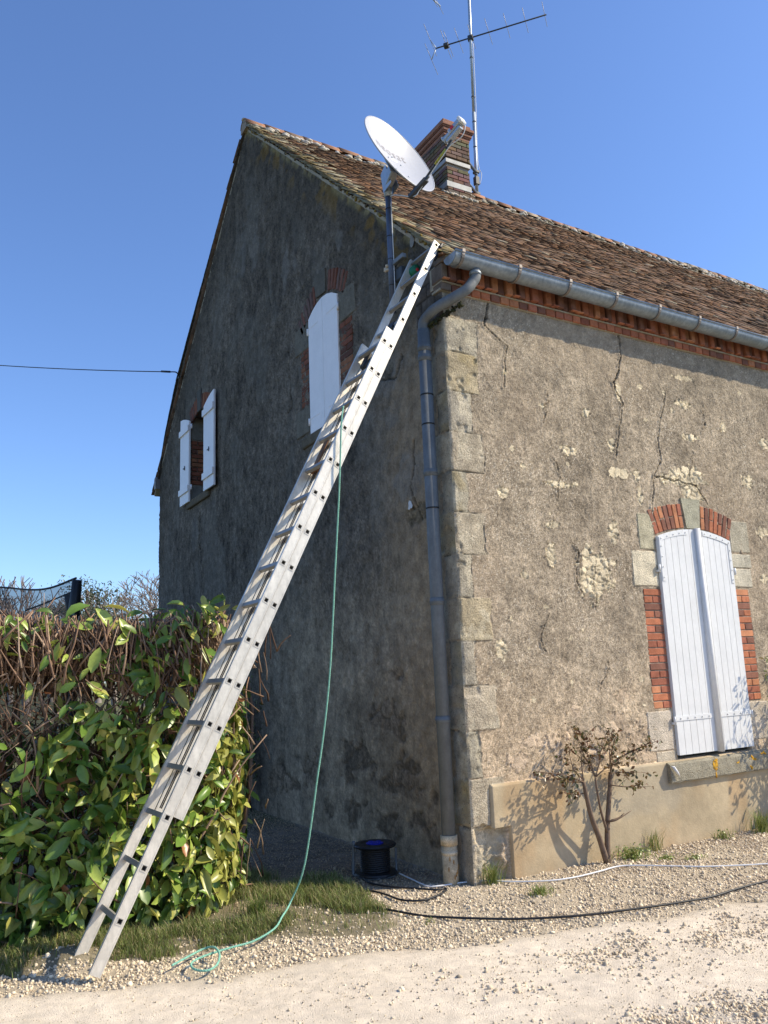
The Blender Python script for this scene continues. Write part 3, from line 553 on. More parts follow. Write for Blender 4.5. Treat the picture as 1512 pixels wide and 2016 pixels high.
# left verge gives the gable silhouette a tile edge
b = MB()
ys_ = np.linspace(YR+.05, 9.45, 70)
for i in range(len(ys_)-1):
    y0, y1 = ys_[i], ys_[i+1]+.03; z0, z1 = float(gtop(y0)), float(gtop(y1))
    b.box(((.03), (y0+y1)/2, (z0+z1)/2+.02+random.uniform(-.006, .01)), (.13, 0, 0), (0, y1-y0, z1-z0), (0, .02, .025), random.choice([(.07, .06, .05), (.09, .07, .055), (.05, .045, .04)]))
b.build('left_verge_tiles', M['tile'], house)
# ---- brick cornice
b = MB()
u = -.03
while u < 9:
    w = .112*random.uniform(.93, 1.05)
    b.box(F(u+w/2, 4.822+random.uniform(-.003, .003), -.03+random.uniform(-.003, .004)), FU*(w-.008), FN*.13, ZZ*.066, brick(.85) if u > 0 else (.17, .13, .10), .006); u += w
u = -.04; i = 0
while u < 9:
    w = .078*random.uniform(.9, 1.1); o = .0 if i % 2 else -.024
    b.box(F(u+w/2, 4.945+random.uniform(-.003, .003), -.0+o+random.uniform(-.005, .005)), FU*(w-.010), FN*.16, ZZ*.150, brick(.72 if i % 2 else .6) if i else (.17, .13, .10), .007)
    if random.random() < .22: b.box(F(u+w/2, 4.872, .085+random.uniform(-.01, .0)), FU*(w*.9), FN*.03, ZZ*.012, brick(1.0), .003)
    u += w; i += 1
u = -.04
while u < 9:
    w = .225*random.uniform(.95, 1.03)
    b.box(F(u+w/2, 5.052+random.uniform(-.003, .003), .03), FU*(w-.008), FN*.17, ZZ*.050, brick(.8) if u > 0 else (.17, .13, .10), .006); u += w
b.build('brick_cornice', M['brick'], house)
b = MB(); b.box(F(4.48, 4.795, -.045), FU*9.02, FN*.125, ZZ*.02, (.4, .34, .25)); b.box(F(4.48, 4.93, -.06), FU*9, FN*.16, ZZ*.2, (.36, .30, .22)); b.box(F(4.48, 4.861, -.03), FU*9.01, FN*.14, ZZ*.012, (.36, .30, .22)); b.build('cornice_mortar', M['mortar'], house)
b = MB()                                 # dark rotten tile pack under the verge at the corner
for i in range(7): b.box((random.uniform(-.02, .05), -.06+i*.012, 5.085+i*.016), (.12, 0, 0), (0, .15, .05), (0, 0, .012), random.choice([(.12, .06, .03), (.2, .1, .05), (.35, .28, .12)]))
b.build('eave_tiles', M['tile'], house)
# ---- gutter
GO, GZ, GR = .178, 5.035, .088
def half(u0, u1, r, n=12, lip=True):
    bb = MB(); a = [math.pi+math.pi*k/n for k in range(n+1)]
    vs = []
    for uu in (u0, u1):
        for rr in (r, r-.006): vs += [F(uu, GZ+rr*math.sin(t), GO-rr*math.cos(t)) for t in a]
    m_ = n+1; fs = []
    for k in range(n): fs += [(k, k+1, 2*m_+k+1, 2*m_+k), (m_+k+1, m_+k, 3*m_+k, 3*m_+k+1)]
    bb.add(vs, [f[::-1] for f in fs], sm=True); return bb
bb = half(-.03, 17, GR); bb.tube([F(-.03, GZ+.004, GO+GR), F(17, GZ+.004, GO+GR)], .011, 8)
bb.prism([F(-.03, GZ+GR*math.sin(t), GO-GR*math.cos(t)) for t in [math.pi+math.pi*k/12 for k in range(13)]], FU*.006)
gut = bb.build('gutter', M['zinc'], house)
u = .05
while u < 16:
    br = MB(); ring = [F(u, GZ+(GR+.006)*math.sin(t), GO-(GR+.006)*math.cos(t)) for t in [math.pi+math.pi*k/12 for k in range(13)]]
    for p_, q_ in zip(ring, ring[1:]):
        mid = (p_+q_)/2; dd_ = q_-p_; br.box(mid, FU*.028, dd_*1.05, np.cross(FU, dd_/np.linalg.norm(dd_))*.006)
    br.box(F(u, GZ+.012, GO+GR+.004), FU*.03, FN*.02, ZZ*.03); br.build('gutter_bracket', M['zincdark'], gut); u += .60 if u > .4 else .62
# ---- downpipe: gutter outlet -> elbow -> swan neck round the corner -> down the gable
PX, PY = -.105, .155
p_top = F(.235, GZ-GR+.01, GO)
path = [p_top+np.array([0, 0, .0]), F(.235, GZ-GR-.06, GO), F(.20, 4.83, GO-.01), F(.13, 4.75, .16)]
low = [np.array([-.03, -.03, 4.645]), np.array([-.085, .045, 4.60]), np.array([PX, PY-.015, 4.545]), np.array([PX, PY, 4.45])]
b = MB(); pl = path+low; seg = [pl[0], pl[1]]
for i_ in range(1, len(pl)-1): seg += [pl[i_]*.75+pl[i_+1]*.25, pl[i_]*.5+pl[i_+1]*.5]
b.tube(bez(path[:3], 4)[:-1]+bez([path[2], path[3], low[0], low[1]], 2)[:-1]+bez(low[1:], 4), .046, 14); b.tube([(PX, PY, 4.47), (PX, PY, .33)], .055, 16)
pipe = b.build('downpipe', M['pipe'], house)
pipe.data.materials[0] = M['pipe']
for zc in (4.30, 4.21, 3.2, 2.13, 1.2):
    c_ = MB(); c_.tube([(PX, PY, zc-.028), (PX, PY, zc+.028)], .060, 16); c_.tube([(PX, PY, zc-.004), (PX, PY, zc+.004)], .064, 16); c_.build('pipe_collar', M['pipe'], pipe)
c_ = MB(); c_.tube([F(.232, 4.905, GO), F(.235, 4.93, GO)], .052, 14); c_.build('pipe_collar', M['zinc'], pipe)
for zc in (3.88, 3.62, 2.9): c_ = MB(); c_.tube([(PX, PY, zc-.006), (PX, PY, zc+.006)], .0575, 16); c_.build('pipe_tie', M['black'], pipe)
c_ = MB(); cc = (.50, .39, .25)
c_.tube([(PX, PY, .34), (PX, PY, .27)], .067, 16, cc); c_.tube([(PX, PY, .272), (PX, PY, .05), (PX, PY, -.06)], .060, 16, cc); c_.tube([(PX, PY, .20), (PX, PY, .23)], .063, 16, (.50, .42, .30))
base = c_.build('pipe_foot', M['pipecream'], pipe)
va = base.data.color_attributes['Col'].data
# rust stains on the foot
c_ = MB()
for i in range(9):
    a = random.uniform(-2.4, -.3); z0 = random.uniform(0, .2); p = np.array([PX+.0605*math.cos(a), PY+.0605*math.sin(a), z0]); c_.add([p+np.array(t)*np.array([.008, .008, random.uniform(.012, .035)])*np.array([1, 1, 1]) for t in ico*.8], [tuple(t) for t in icf], (.36, .20, .07), True)
c_.build('rust_stain', M['pipecream'], base)
b = MB()                                  # dark moss hanging from the swan neck
for i in range(90):
    t = random.random(); p = np.array([-.09, .10, 4.53])*(1-t)+F(.12, 4.70, .12)*t+np.array([random.uniform(-.02, .02), random.uniform(-.02, .02), random.uniform(-.065, -.035)])
    b.add([p+np.array(q)*random.uniform(.006, .018) for q in ico], [tuple(q) for q in icf], random.choice([(.03, .035, .015), (.05, .05, .02), (.02, .02, .012)]), True)
b.build('moss', M['gravel'], pipe)
tag(pipe, 'grey blue downpipe with a stained cream foot')
# ---- chimney
CX0, CX1, CY0, CY1 = 3.24, 3.69, 4.33, 5.55
ch = MB(); ch.box(((CX0+CX1)/2, (CY0+CY1)/2, 9.45), (CX1-CX0-.02, 0, 0), (0, CY1-CY0-.02, 0), (0, 0, 1.3), (.30, .25, .2))
def brickface(bb, o, ud, n, w, h, th=.02, bw=.215, bh=.062, j=.01, cols=None):
    r_ = 0; z = 0
    while z < h-.02:
        x = -(bw/2)*(r_ % 2)
        while x < w-.005:
            a, e_ = max(x, 0), min(x+bw, w)
            if e_-a > .03: bb.box(o+ud*(a+e_)/2+ZZ*(z+bh/2)+n*(th/2-.008+random.uniform(-.002, .002)), ud*(e_-a-j), n*th, ZZ*(bh-j*.4), cols() , .004)
            x += bw+.0
        z += bh+j*.6; r_ += 1
def dcol():
    c = random.choice([(.21, .13, .095), (.18, .12, .09), (.16, .115, .09), (.23, .14, .10), (.20, .15, .12)]); return tuple(q*random.uniform(.7, 1.1) for q in c)
X_ = np.array([1., 0, 0])
for (z0, z1, ex) in ((8.95, 9.58, 0), (9.72, 10.10, .015)):
    brickface(ch, np.array([CX0-ex, CY0-ex, z0]), X_, -GY, CX1-CX0+2*ex, z1-z0, cols=dcol); brickface(ch, np.array([CX0-ex, CY0-ex, z0]), GY, GN, CY1-CY0+2*ex, z1-z0, cols=dcol)
    brickface(ch, np.array([CX1+ex, CY0-ex, z0]), GY, X_, CY1-CY0+2*ex, z1-z0, cols=dcol)
chim = ch.build('chimney', M['brick'], house)
c_ = MB()
for k_, (z, ex) in enumerate(((10.09, .03), (10.165, .06), (10.24, .09), (10.315, .05))):
    c_.box(((CX0+CX1)/2, (CY0+CY1)/2, z+.035), (CX1-CX0+2*ex, 0, 0), (0, CY1-CY0+2*ex, 0), (0, 0, .058), (.33, .165, .11), .008)
    c_.box(((CX0+CX1)/2, (CY0+CY1)/2, z+.0), (CX1-CX0+2*ex-.03, 0, 0), (0, CY1-CY0+2*ex-.03, 0), (0, 0, .03), (.2, .10, .07))
c_.box(((CX0+CX1)/2, (CY0+CY1)/2, 10.40), (CX1-CX0-.08, 0, 0), (0, CY1-CY0-.1, 0), (0, 0, .06), (.45, .25, .17), .02)
c_.build('chimney_crown', M['brick'], chim)
c_ = MB()
for z, hh_, ex in ((9.655, .075, .02), (9.24, .10, .018)): c_ = MB(); c_.box(((CX0+CX1)/2, (CY0+CY1)/2, z), (CX1-CX0+2*ex, 0, 0), (0, CY1-CY0+2*ex, 0), (0, 0, hh_), (.5, .5, .5), .004); c_.build('flashing_band', M['slate'], chim)
c_ = MB()
for i in range(40):
    p = np.array([random.uniform(CX0-.12, CX1+.1), CY0-random.uniform(.02, .12), 0]); p[2] = EZ+.11+SL*(p[1]-TH*p[0])+.01; c_.add([p+np.array(q)*np.array([.05, .04, .02])*random.uniform(.6, 1.3) for q in ico], [tuple(q) for q in icf], random.choice([(.62, .54, .46), (.5, .45, .36)]), True)
c_.build('mortar_fillet', M['gravel'], chim)
# ---- front window surround
def strip(fn, u0, u1, zb, zt, n, k=1.0, prd=.004, name='brick_jamb'):
    h = (zt-zb)/n; b = MB()
    for i in range(n):
        z = zb+h*(i+.5); a, e_ = u0+random.uniform(-.008, .008), u1
        cuts = [(a, e_)] if i % 2 else [(a, (a+e_)/2-.003+random.uniform(-.01, .01)), None]
        if not i % 2: mid = cuts[0][1]; cuts = [(a, mid), (mid+.008, e_)]
        for (p_, q_) in cuts: b.box(fn((p_+q_)/2, z, prd-.02+random.uniform(-.002, .002)), (fn(1, 0)-fn(0, 0))*(q_-p_), (fn(0, 0, 1)-fn(0, 0))*.04, ZZ*(h-.010), brick(k), .004)
    return b.build(name, M['brick'], house)
strip(F, 2.13, 2.372, 1.158, 2.262, 16); strip(F, 3.466, 3.70, 1.17, 2.28, 16)
for side in (-1, 1):                      # arch
    n = 7; b = MB()
    for i in range(n):
        f0 = (i+.5)/n; ub = 2.93+side*(.125+f0*(.43)); zb_ = float(arcz(ub))+.012; th_ = side*(.07+.30*f0)
        dirn = ZZ*math.cos(th_)+FU*math.sin(th_); tan = FU*math.cos(th_)-ZZ*math.sin(th_); L = .245+random.uniform(-.008, .006); w = .056
        pieces = [(0, L)] if i % 2 else [(0, L*.48), (L*.5, L)]
        for (p_, q_) in pieces: b.box(F(ub, zb_, -.014)+dirn*((p_+q_)/2), tan*w, FN*.045, dirn*(q_-p_-.004), brick(.9), .004)
    b.build('brick_arch', M['brick'], house)
for (u0, u1, z0, z1, cc) in [(2.022, 2.366, 2.285, 2.62, (.56, .49, .36)), (2.145, 2.36, 2.635, 2.985, (.40, .36, .25)), (3.472, 3.785, 2.30, 2.49, (.48, .43, .33)), (3.478, 3.805, 2.50, 2.645, (.44, .40, .31)), (3.50, 3.81, 2.66, 2.99, (.36, .32, .24)), (2.025, 2.36, .79, 1.14, (.50, .43, .34)), (2.10, 2.36, .69, .782, (.44, .38, .29)), (3.47, 3.80, .79, 1.155, (.46, .40, .32))]:
    b = MB(); b.box(F((u0+u1)/2, (z0+z1)/2, -.013), FU*(u1-u0), FN*.04, ZZ*(z1-z0), tuple(q*1.15 for q in cc), .008); b.build('surround_stone', M['stone'], house)
b = MB(); b.prism([F(2.835, 2.872, .014), F(3.03, 2.872, .014), F(3.075, 3.175, .014), F(2.79, 3.175, .014)], -FN*.04, (.36, .34, .25))
b.build('keystone', M['stone'], house)
# sill
b = MB(); n = 26
def sillpt(u, a): return F(u, 0, 0)
us = np.linspace(2.18, 3.78, n+1)
prof = [(-.02, .69), (.05, .683), (.074, .668), (.080, .60), (.078, .525), (.07, .512), (-.02, .512)]
vs = [F(u_, z+.003*random.uniform(-1, 1), o+.0025*random.uniform(-1, 1)) for u_ in us for (o, z) in prof]; k_ = len(prof)
fs = [(i*k_+j, i*k_+(j+1) % k_, (i+1)*k_+(j+1) % k_, (i+1)*k_+j) for i in range(n) for j in range(k_)]+[tuple(range(k_))[::-1], tuple(n*k_+j for j in range(k_))]
b.add(vs, [f[::-1] for f in fs], (.30, .27, .20))
sill = b.build('window_sill', M['stone'], house)
b = MB()
for (u_, z, ru, rz) in [(2.79, .60, .028, .075), (2.80, .655, .035, .02), (3.13, .60, .022, .025), (3.34, .61, .055, .055), (3.41, .59, .03, .035), (3.52, .67, .03, .015)]:
    for q in range(12):
        p = F(u_+random.gauss(0, ru)*.5, z+random.gauss(0, rz)*.5, .0785); s_ = random.uniform(.2, .6)
        b.add([p+FU*t[0]*ru*s_+ZZ*t[2]*rz*s_+FN*t[1]*.0018 for t in ico], [tuple(t) for t in icf], random.choice([(.50, .25, .02), (.42, .24, .03), (.55, .30, .03)]), True)
b.build('lichen', M['gravel'], sill)
# ---- front shutters
def leaf(name, u0, u1, nb, left):
    o = MB(); w = (u1-u0)/nb
    for i in range(nb):
        a, e_ = u0+i*w+.0026, u0+(i+1)*w-.0026; pts = [F(a, .735, .0), F(e_, .735, .0)]+[F(e_+(a-e_)*t, float(arcz(e_+(a-e_)*t))-.006, .0) for t in (0, .5, 1)]
        o.prism(pts, FN*.030); o.prism([F(a-.006, .74, .0), F(e_+.006, .74, .0), F(e_+.006, float(arcz(e_))-.01, .0), F(a-.006, float(arcz(a))-.01, .0)], FN*.018)
    s = o.build(name, M['white'], house)
    st = MB(); hx = u0 if left else u1; sg = 1 if left else -1
    us = [hx+sg*t for t in np.linspace(.012, .43, 12)]
    for p_, q_ in zip(us, us[1:]):
        st.prism([F(p_, float(arcz(p_))-.016, .030), F(q_, float(arcz(q_))-.016, .030), F(q_, float(arcz(q_))-.060, .030), F(p_, float(arcz(p_))-.060, .030)], FN*.006)
    for (z0, z1) in ((2.335, float(arcz(hx+sg*.03))-.055),): st.prism([F(hx+sg*.012, z0, .030), F(hx+sg*.052, z0, .030), F(hx+sg*.052, z1, .030), F(hx+sg*.012, z1, .030)], FN*.0055)
    for i in range(5): uu = hx+sg*(.04+.09*i); st.tube([F(uu, float(arcz(uu))-.038, .036), F(uu, float(arcz(uu))-.038, .042)], .006, 8)
    for i in range(4): st.tube([F(hx+sg*.032, 2.37+.1*i, .036), F(hx+sg*.032, 2.37+.1*i, .042)], .006, 8)
    st.build('strap', M['white'], s); st = MB()
    a, e_ = sorted((hx+sg*.0, hx+sg*.50)); st.prism([F(a, 1.04, .030), F(e_, 1.04, .030), F(e_, 1.082, .030), F(a, 1.082, .030)], FN*.006)
    for i in range(5): st.tube([F(hx+sg*(.06+.1*i), 1.061, .036), F(hx+sg*(.06+.1*i), 1.061, .042)], .007, 8)
    st.build('strap', M['white'], s)
    for z in (2.46, 1.05):
        hg = MB(); hg.tube([F(hx-sg*.018, z-.035, .03), F(hx-sg*.018, z+.03, .03)], .013, 10); hg.box(F(hx-sg*.02, z-.03, .005), FU*.035, FN*.05, ZZ*.02); hg.build('hinge', M['white'], s)
    return s
leaf('shutter', 2.375, 2.93, 6, True); rs = leaf('shutter', 2.935, 3.465, 6, False)
b = MB(); b.tube([F(2.945, .728, .040), F(2.945, 2.868, .040)], .034, 16); b.build('cover_strip', M['white'], rs)
b = MB(); b.tube([F(2.185, .66, .085), F(2.20, .65, .10)], .006, 8); b.tube([F(2.195, .655, .098), F(2.235, .60, .105), F(2.265, .565, .10)], [.014, .012, .003], 8); b.build('shutter_stop', M['white'], house)
# ---- gable window (closed) and its surround
strip(lambda y, z, o=0: G(y, z, o), 1.66, 1.945, 4.62, 5.262, 9, .55); strip(lambda y, z, o=0: G(y, z, o), 2.73, 2.955, 4.62, 5.325, 10, .55)
arc2 = lambda y: 5.61+.14*(1-((y-2.325)/.40)**2)
for side in (-1, 1):
    b = MB()
    for i in range(6):
        f0 = (i+.5)/6; yb = 2.36+side*(.15+f0*.40); th_ = side*(.1+.45*f0); dirn = ZZ*math.cos(th_)+GY*math.sin(th_); tan = GY*math.cos(th_)-ZZ*math.sin(th_)
        b.box(G(yb, float(arc2(yb))+.03, -.012)+dirn*.12, tan*.056, GN*.045, dirn*.235, tuple(q*.9 for q in random.choice([(.22, .10, .07), (.18, .11, .09), (.2, .08, .05)])), .005)
    b.build('brick_arch', M['brick'], house)
for (a, e_, z0, z1) in [(2.715, 3.12, 5.30, 5.62), (2.72, 3.12, 4.29, 4.60), (1.56, 1.935, 5.27, 5.61)]: b = MB(); b.box(G((a+e_)/2, (z0+z1)/2, -.012), GY*(e_-a), GN*.045, ZZ*(z1-z0), (.185, .16, .12), .008); b.build('surround_stone', M['stone'], house)
b = MB(); b.prism([G(2.24, 5.78, .016), G(2.49, 5.80, .016), G(2.55, 6.07, .016), G(2.24, 6.06, .016)], -GN*.04, (.15, .13, .10)); b.build('keystone', M['stone'], house)
b = MB(); b.box(G(2.37, 4.185, -.02), GY*1.16, GN*.09, ZZ*.12, (.15, .12, .08), .012)
b.build('window_sill', M['stone'], house)
b = MB()
for (a, e_) in ((1.955, 2.325), (2.331, 2.70)):
    b.prism([G(a, 4.245, -.015), G(e_, 4.245, -.015)]+[G(e_+(a-e_)*t, float(arc2(e_+(a-e_)*t))-.008, -.015) for t in (0, .33, .66, 1)], GN*.035)
s = b.build('gable_shutter', M['white_shade'], house)
for z in (5.50, 4.42):
    for (a, e_) in ((1.945, 2.22), (2.45, 2.71)): st = MB(); st.box(G((a+e_)/2, z, .0215), GY*(e_-a), GN*.004, ZZ*.012); st.build('strap', M['white_shade'], s)
for z in (5.47, 4.39):
    for y in (2.72, 1.94): st = MB(); st.tube([G(y, z-.04, .02), G(y, z+.04, .02)], .014, 8); st.build('hinge', M['white_shade'], s)
# ---- small gable window, open shutters
y0, y1, z0, z1, dp = 6.52, 7.40, 4.42, 5.80, .34
b = MB(); b.box((dp, (y0+y1)/2, (z0+z1)/2), (.02, 0, 0), (0, y1-y0+.1, 0), (0, 0, z1-z0+.1), (.02, .02, .02)); win = b.build('window', M['glass'], house)
b = MB()
for yy in (y0+.03, (y0+y1)/2, y1-.03): b.box((dp-.03, yy, (z0+z1)/2), (.03, 0, 0), (0, .05, 0), (0, 0, z1-z0))
for zz in (z0+.03, (z0+z1)/2, z1-.03): b.box((dp-.028, (y0+y1)/2, zz), (.028, 0, 0), (0, y1-y0-.02, 0), (0, 0, .05))
b.build('window_frame', M['white_shade'], win)
b = MB()
b.box((dp/2, y1+.045, (z0+z1)/2), (dp, 0, 0), (0, .04, 0), (0, 0, z1-z0+.1), (.3, .25, .2)); b.box((dp/2, y0-.02, (z0+z1)/2), (dp, 0, 0), (0, .04, 0), (0, 0, z1-z0+.1), (.3, .25, .2)); b.box((dp/2, (y0+y1)/2, z1+.03), (dp, 0, 0), (0, y1-y0, 0), (0, 0, .04), (.12, .09, .07)); b.box((dp/2, (y0+y1)/2, z0-.02), (dp, 0, 0), (0, y1-y0, 0), (0, 0, .04), (.3, .25, .2))
b.box((dp/2, y1+.02, 4.55), (dp, 0, 0), (0, .02, 0), (0, 0, .24), (.26, .24, .20)); b.box((dp/2, y1+.02, 5.60), (dp, 0, 0), (0, .02, 0), (0, 0, .30), (.26, .24, .20))
brickface(b, np.array([0.0, y1+.02, 4.69]), X_, -GY, dp, .74, .03, .21, .066, .014, lambda: tuple(q*.8 for q in brick()))
b.build('window_reveal', M['brick'], house)
b = MB()
for side in (-1, 1):
    for i in range(5):
        f0 = (i+.5)/5; yb = 6.96+side*(.09+f0*.36); th_ = side*(.1+.4*f0); dirn = ZZ*math.cos(th_)+GY*math.sin(th_); tan = GY*math.cos(th_)-ZZ*math.sin(th_)
        b.box(G(yb, 5.70+.10*(1-((yb-6.96)/.44)**2)+.02, -.01)+dirn*.12, tan*.06, GN*.04, dirn*.24, tuple(q*.6 for q in random.choice(BR)), .005)
b.build('brick_arch', M['brick'], house); b = MB(); b.prism([G(6.88, 5.80, .015), G(7.04, 5.80, .015), G(7.07, 6.15, .015), G(6.85, 6.15, .015)], -GN*.04, (.12, .11, .09)); b.build('keystone', M['stone'], house); b = MB(); b.box(G(6.97, 4.35, -.01), GY*1.16, GN*.10, ZZ*.12, (.15, .12, .08), .012); b.build('window_sill', M['stone'], house)
def open_shutter(ya, yb, zt, hinge_right):
    o = MB(); n = 3; w = (yb-ya)/n
    for i in range(n):
        a, e_ = ya+i*w, ya+(i+1)*w-.003; rise = lambda y: zt+(.09 if hinge_right else -.0)*0+.12*(1-((y-(ya if hinge_right else yb))/(yb-ya))**2)-.12*0
        top_ = lambda y: zt-.13*abs((y-(yb if hinge_right else ya))/(yb-ya))**1.6
        o.prism([G(a, 4.38, .045), G(e_, 4.38, .045), G(e_, top_(e_), .045), G(a, top_(a), .045)], GN*.028)
    s = o.build('small_shutter', M['white_shade'], house); hy = ya if hinge_right else yb
    for z in (4.60, zt-.25): q = MB(); q.box(G((ya+yb)/2, z, .085), GY*(yb-ya+.02), GN*.024, ZZ*.10); q.build('batten', M['white_shade'], s)
    for z in (4.62, zt-.22): q = MB(); q.tube([G(hy, z-.04, .03), G(hy, z+.04, .03)], .016, 8); q.build('hinge', M['white_shade'], s)
    q = MB(); m_ = (ya+yb)/2
    q.box(G(m_, 4.98, .079), GY*.09, GN*.012, ZZ*.014); q.box(G(m_-.03, 4.98, .079), GY*.012, GN*.014, ZZ*.07); q.build('latch', M['dark'], s)
open_shutter(7.30, 7.80, 5.86, True); open_shutter(6.02, 6.52, 5.86, False)
# far eave gutter end and hook for the phone line
b = MB(); b.tube([(-.06, 9.5, 5.20), (1.0, 9.53, 5.20)], .075, 10); b.box((.0, 9.44, 5.12), (.16, 0, 0), (0, .10, 0), (0, 0, .18)); b.build('far_gutter', M['zincdark'], house)
b = MB(); b.tube(bez([(-.02, .44, 5.30), (-.03, .4, 5.33)], 2), .03, 8)
# small round plaster scar on the gable
b = MB(); p0 = onx(812, 475); b.add([p0+np.array([-.004-.006*abs(math.sin(a*7)), .042*math.cos(a), .062*math.sin(a)]) for a in np.linspace(0, 2*math.pi, 16)[:-1]], [tuple(range(15))], (.27, .25, .22)); b.build('filler_spot', M['gravel'], house); b = MB()
p1 = onx(810, 995); b.add([p1+np.array([-.014, (.02+.03*random.random())*math.cos(a), (.02+.05*random.random())*math.sin(a)]) for a in np.linspace(0, 2*math.pi, 12)[:-1]], [tuple(range(11))], (.6, .6, .6)); b.build('filler_spot', M['gravel'], house)
# ------------------------------------------------------------------ vertical faces of the ladder etc. follow
# =================================================================== LADDER
LO = np.array([-2.6758, -.3746, .2787]); LA = np.array([.4571, .0521, .8879]); LS_ = .29134; LM = np.array([.8839, .0847, -.46]); LW = np.array([-.015, .386, -.005])
Wn = np.linalg.norm(LW); LN = LW/Wn
lad = empty('extension_ladder', tuple(LO+LA*-.2), 'long two-section aluminium ladder propped from the gravel up to the top of the shaded gable', 'ladder')
def LP(a, m, n): return LO+LA*a+LM*m+LN*n
def lbox(bb, a0, a1, m0, m1, n0, n1, ch=0): bb.box(LP((a0+a1)/2, (m0+m1)/2, (n0+n1)/2), LA*(a1-a0), LM*(m1-m0), LN*(n1-n0), ch=ch)
def section(a_first, nr, A0, A1, mc, dn0, hw=.036):
    holes = [a_first+LS_*i for i in range(nr)]; r0 = .0155
    for far_ in (0, 1):
        s = MB(); n0, n1 = (dn0, dn0+.003) if not far_ else (Wn-dn0-.003, Wn-dn0)
        if far_: lbox(s, A0, A1, mc-hw, mc+hw, n0, n1)
        else:
            cur = A0
            for h in holes: lbox(s, cur, h-r0, mc-hw, mc+hw, n0, n1); lbox(s, h-r0, h+r0, mc-hw, mc-r0, n0, n1); lbox(s, h-r0, h+r0, mc+r0, mc+hw, n0, n1); cur = h+r0
            lbox(s, cur, A1, mc-hw, mc+hw, n0, n1)
            for h in holes:
                for (x0, x1, y0_, y1_) in ((-.0205, -.0155, -.0205, .0205), (.0155, .0205, -.0205, .0205), (-.0155, .0155, -.0205, -.0155), (-.0155, .0155, .0155, .0205)): lbox(s, h+x0, h+x1, mc+y0_, mc+y1_, dn0-.003, dn0)
        q0, q1 = (n1, n1+.022)
        lbox(s, A0, A1, mc-hw, mc-hw+.004, q0, q1); lbox(s, A0, A1, mc+hw-.004, mc+hw, q0, q1)
        rr = (n0-.0012, n0) if not far_ else (n0-.0012, n0)
        for mm in (-.026, .026): lbox(s, A0+.01, A1-.01, mc+mm-.0015, mc+mm+.0015, *rr)
        s.build('stile', M['alu'], lad)
    for h in holes:
        g_ = MB(); na, nb_ = dn0-.003, Wn-dn0-.003; o, i_ = .0150, .0122
        lbox(g_, h-o, h+o, mc-o, mc-i_, na, nb_); lbox(g_, h-o, h+o, mc+i_, mc+o, na, nb_); lbox(g_, h-o, h-i_, mc-i_, mc+i_, na, nb_); lbox(g_, h+i_, h+o, mc-i_, mc+i_, na, nb_)
        g_.build('rung', M['rung'], lad)
section(0.0, 16, -.285, 4.50, 0.0, 0.0, .0335); section(.8754, 17, .60, 5.57, .0715, .007, .0335)
for nn_ in (.80, .72): b = MB(); b.tube([LP(.62, .037, Wn*nn_), LP(4.4, .037, Wn*nn_)], .004, 6); b.build('hauling_cord', M['blackrub'], lad)
b = MB(); lbox(b, 3.25, 3.47, .0, .012, Wn*.62, Wn*.80, .004); lbox(b, 3.20, 3.225, -.01, .05, Wn*.55, Wn*.95, .004); b.build('rung_hook', M['rust'], lad)
b = MB(); lbox(b, 4.25, 4.40, .02, .06, Wn*.70, Wn*.90, .01); lbox(b, 4.62, 4.70, .05, .09, Wn*.30, Wn*.75, .01); b.build('latch_block', M['black'], lad)
b = MB(); RC = onx(815, 536, -.09); b.tube([RC-LN*.05, RC+LN*.05], .052, 20); b.build('wall_roller', M['green'], lad)
b = MB(); b.tube([RC-LN*.06, RC-LN*.05], .016, 12); b.build('roller_axle', M['red'], lad)
b = MB(); b.tube([LP(5.55, .11, -.004), LP(5.55, .11, .03)], .016, 12); lbox(b, 5.40, 5.60, .105, .13, .0, .03, .006); b.build('end_cap', M['black'], lad)
# =================================================================== ROPE
rp = [(676, 800, -.20), (672, 835, -.222), (668, 960, -.225), (660, 1120, -.20), (651, 1300, -.165), (640, 1420, -.13), (625, 1530, -.09), (600, 1700, -.01)]
pts = [ony(x, y, c) for x, y, c in rp]+[onz(x, y, .055) for x, y in ((572, 1790), (556, 1812), (540, 1828), (500, 1845), (455, 1858), (415, 1870), (385, 1882), (376, 1892), (386, 1901), (410, 1902), (428, 1890), (432, 1876), (420, 1864), (400, 1861), (370, 1876), (338, 1893))]
pts = [np.array(p) for p in pts]
for p in pts[8:]: p[2] = .028+max(0, gh(p[0], p[1]))+.006
pts[8][2] += .05; pts[9][2] += .03; pts[10][2] += .02
pts[-4][2] += .02; pts[-5][2] += .018
cv = bez(pts, 14); b = MB()
N = len(cv); T = np.gradient(np.array(cv), axis=0); T /= np.linalg.norm(T, axis=1)[:, None]; Ls = np.concatenate([[0], np.cumsum(np.linalg.norm(np.diff(np.array(cv), axis=0), axis=1))])
fine = np.arange(0, Ls[-1], .012); CV = np.stack([np.interp(fine, Ls, np.array(cv)[:, k]) for k in range(3)], 1); TT = np.gradient(CV, axis=0); TT /= np.linalg.norm(TT, axis=1)[:, None]
sx = np.cross(TT, [.3, .8, .1]); sx /= np.linalg.norm(sx, axis=1)[:, None]; sy = np.cross(TT, sx)
for k in range(3):
    ph = fine/.045*2*np.pi+k*2*np.pi/3; b.tube(list(CV+sx*(np.cos(ph)*.0036)[:, None]+sy*(np.sin(ph)*.0036)[:, None]), .0040, 5)
rope = b.build('rope', M['greenrope']); tag(rope, 'green twisted rope hanging from the ladder and coiled loosely on the gravel', 'rope')
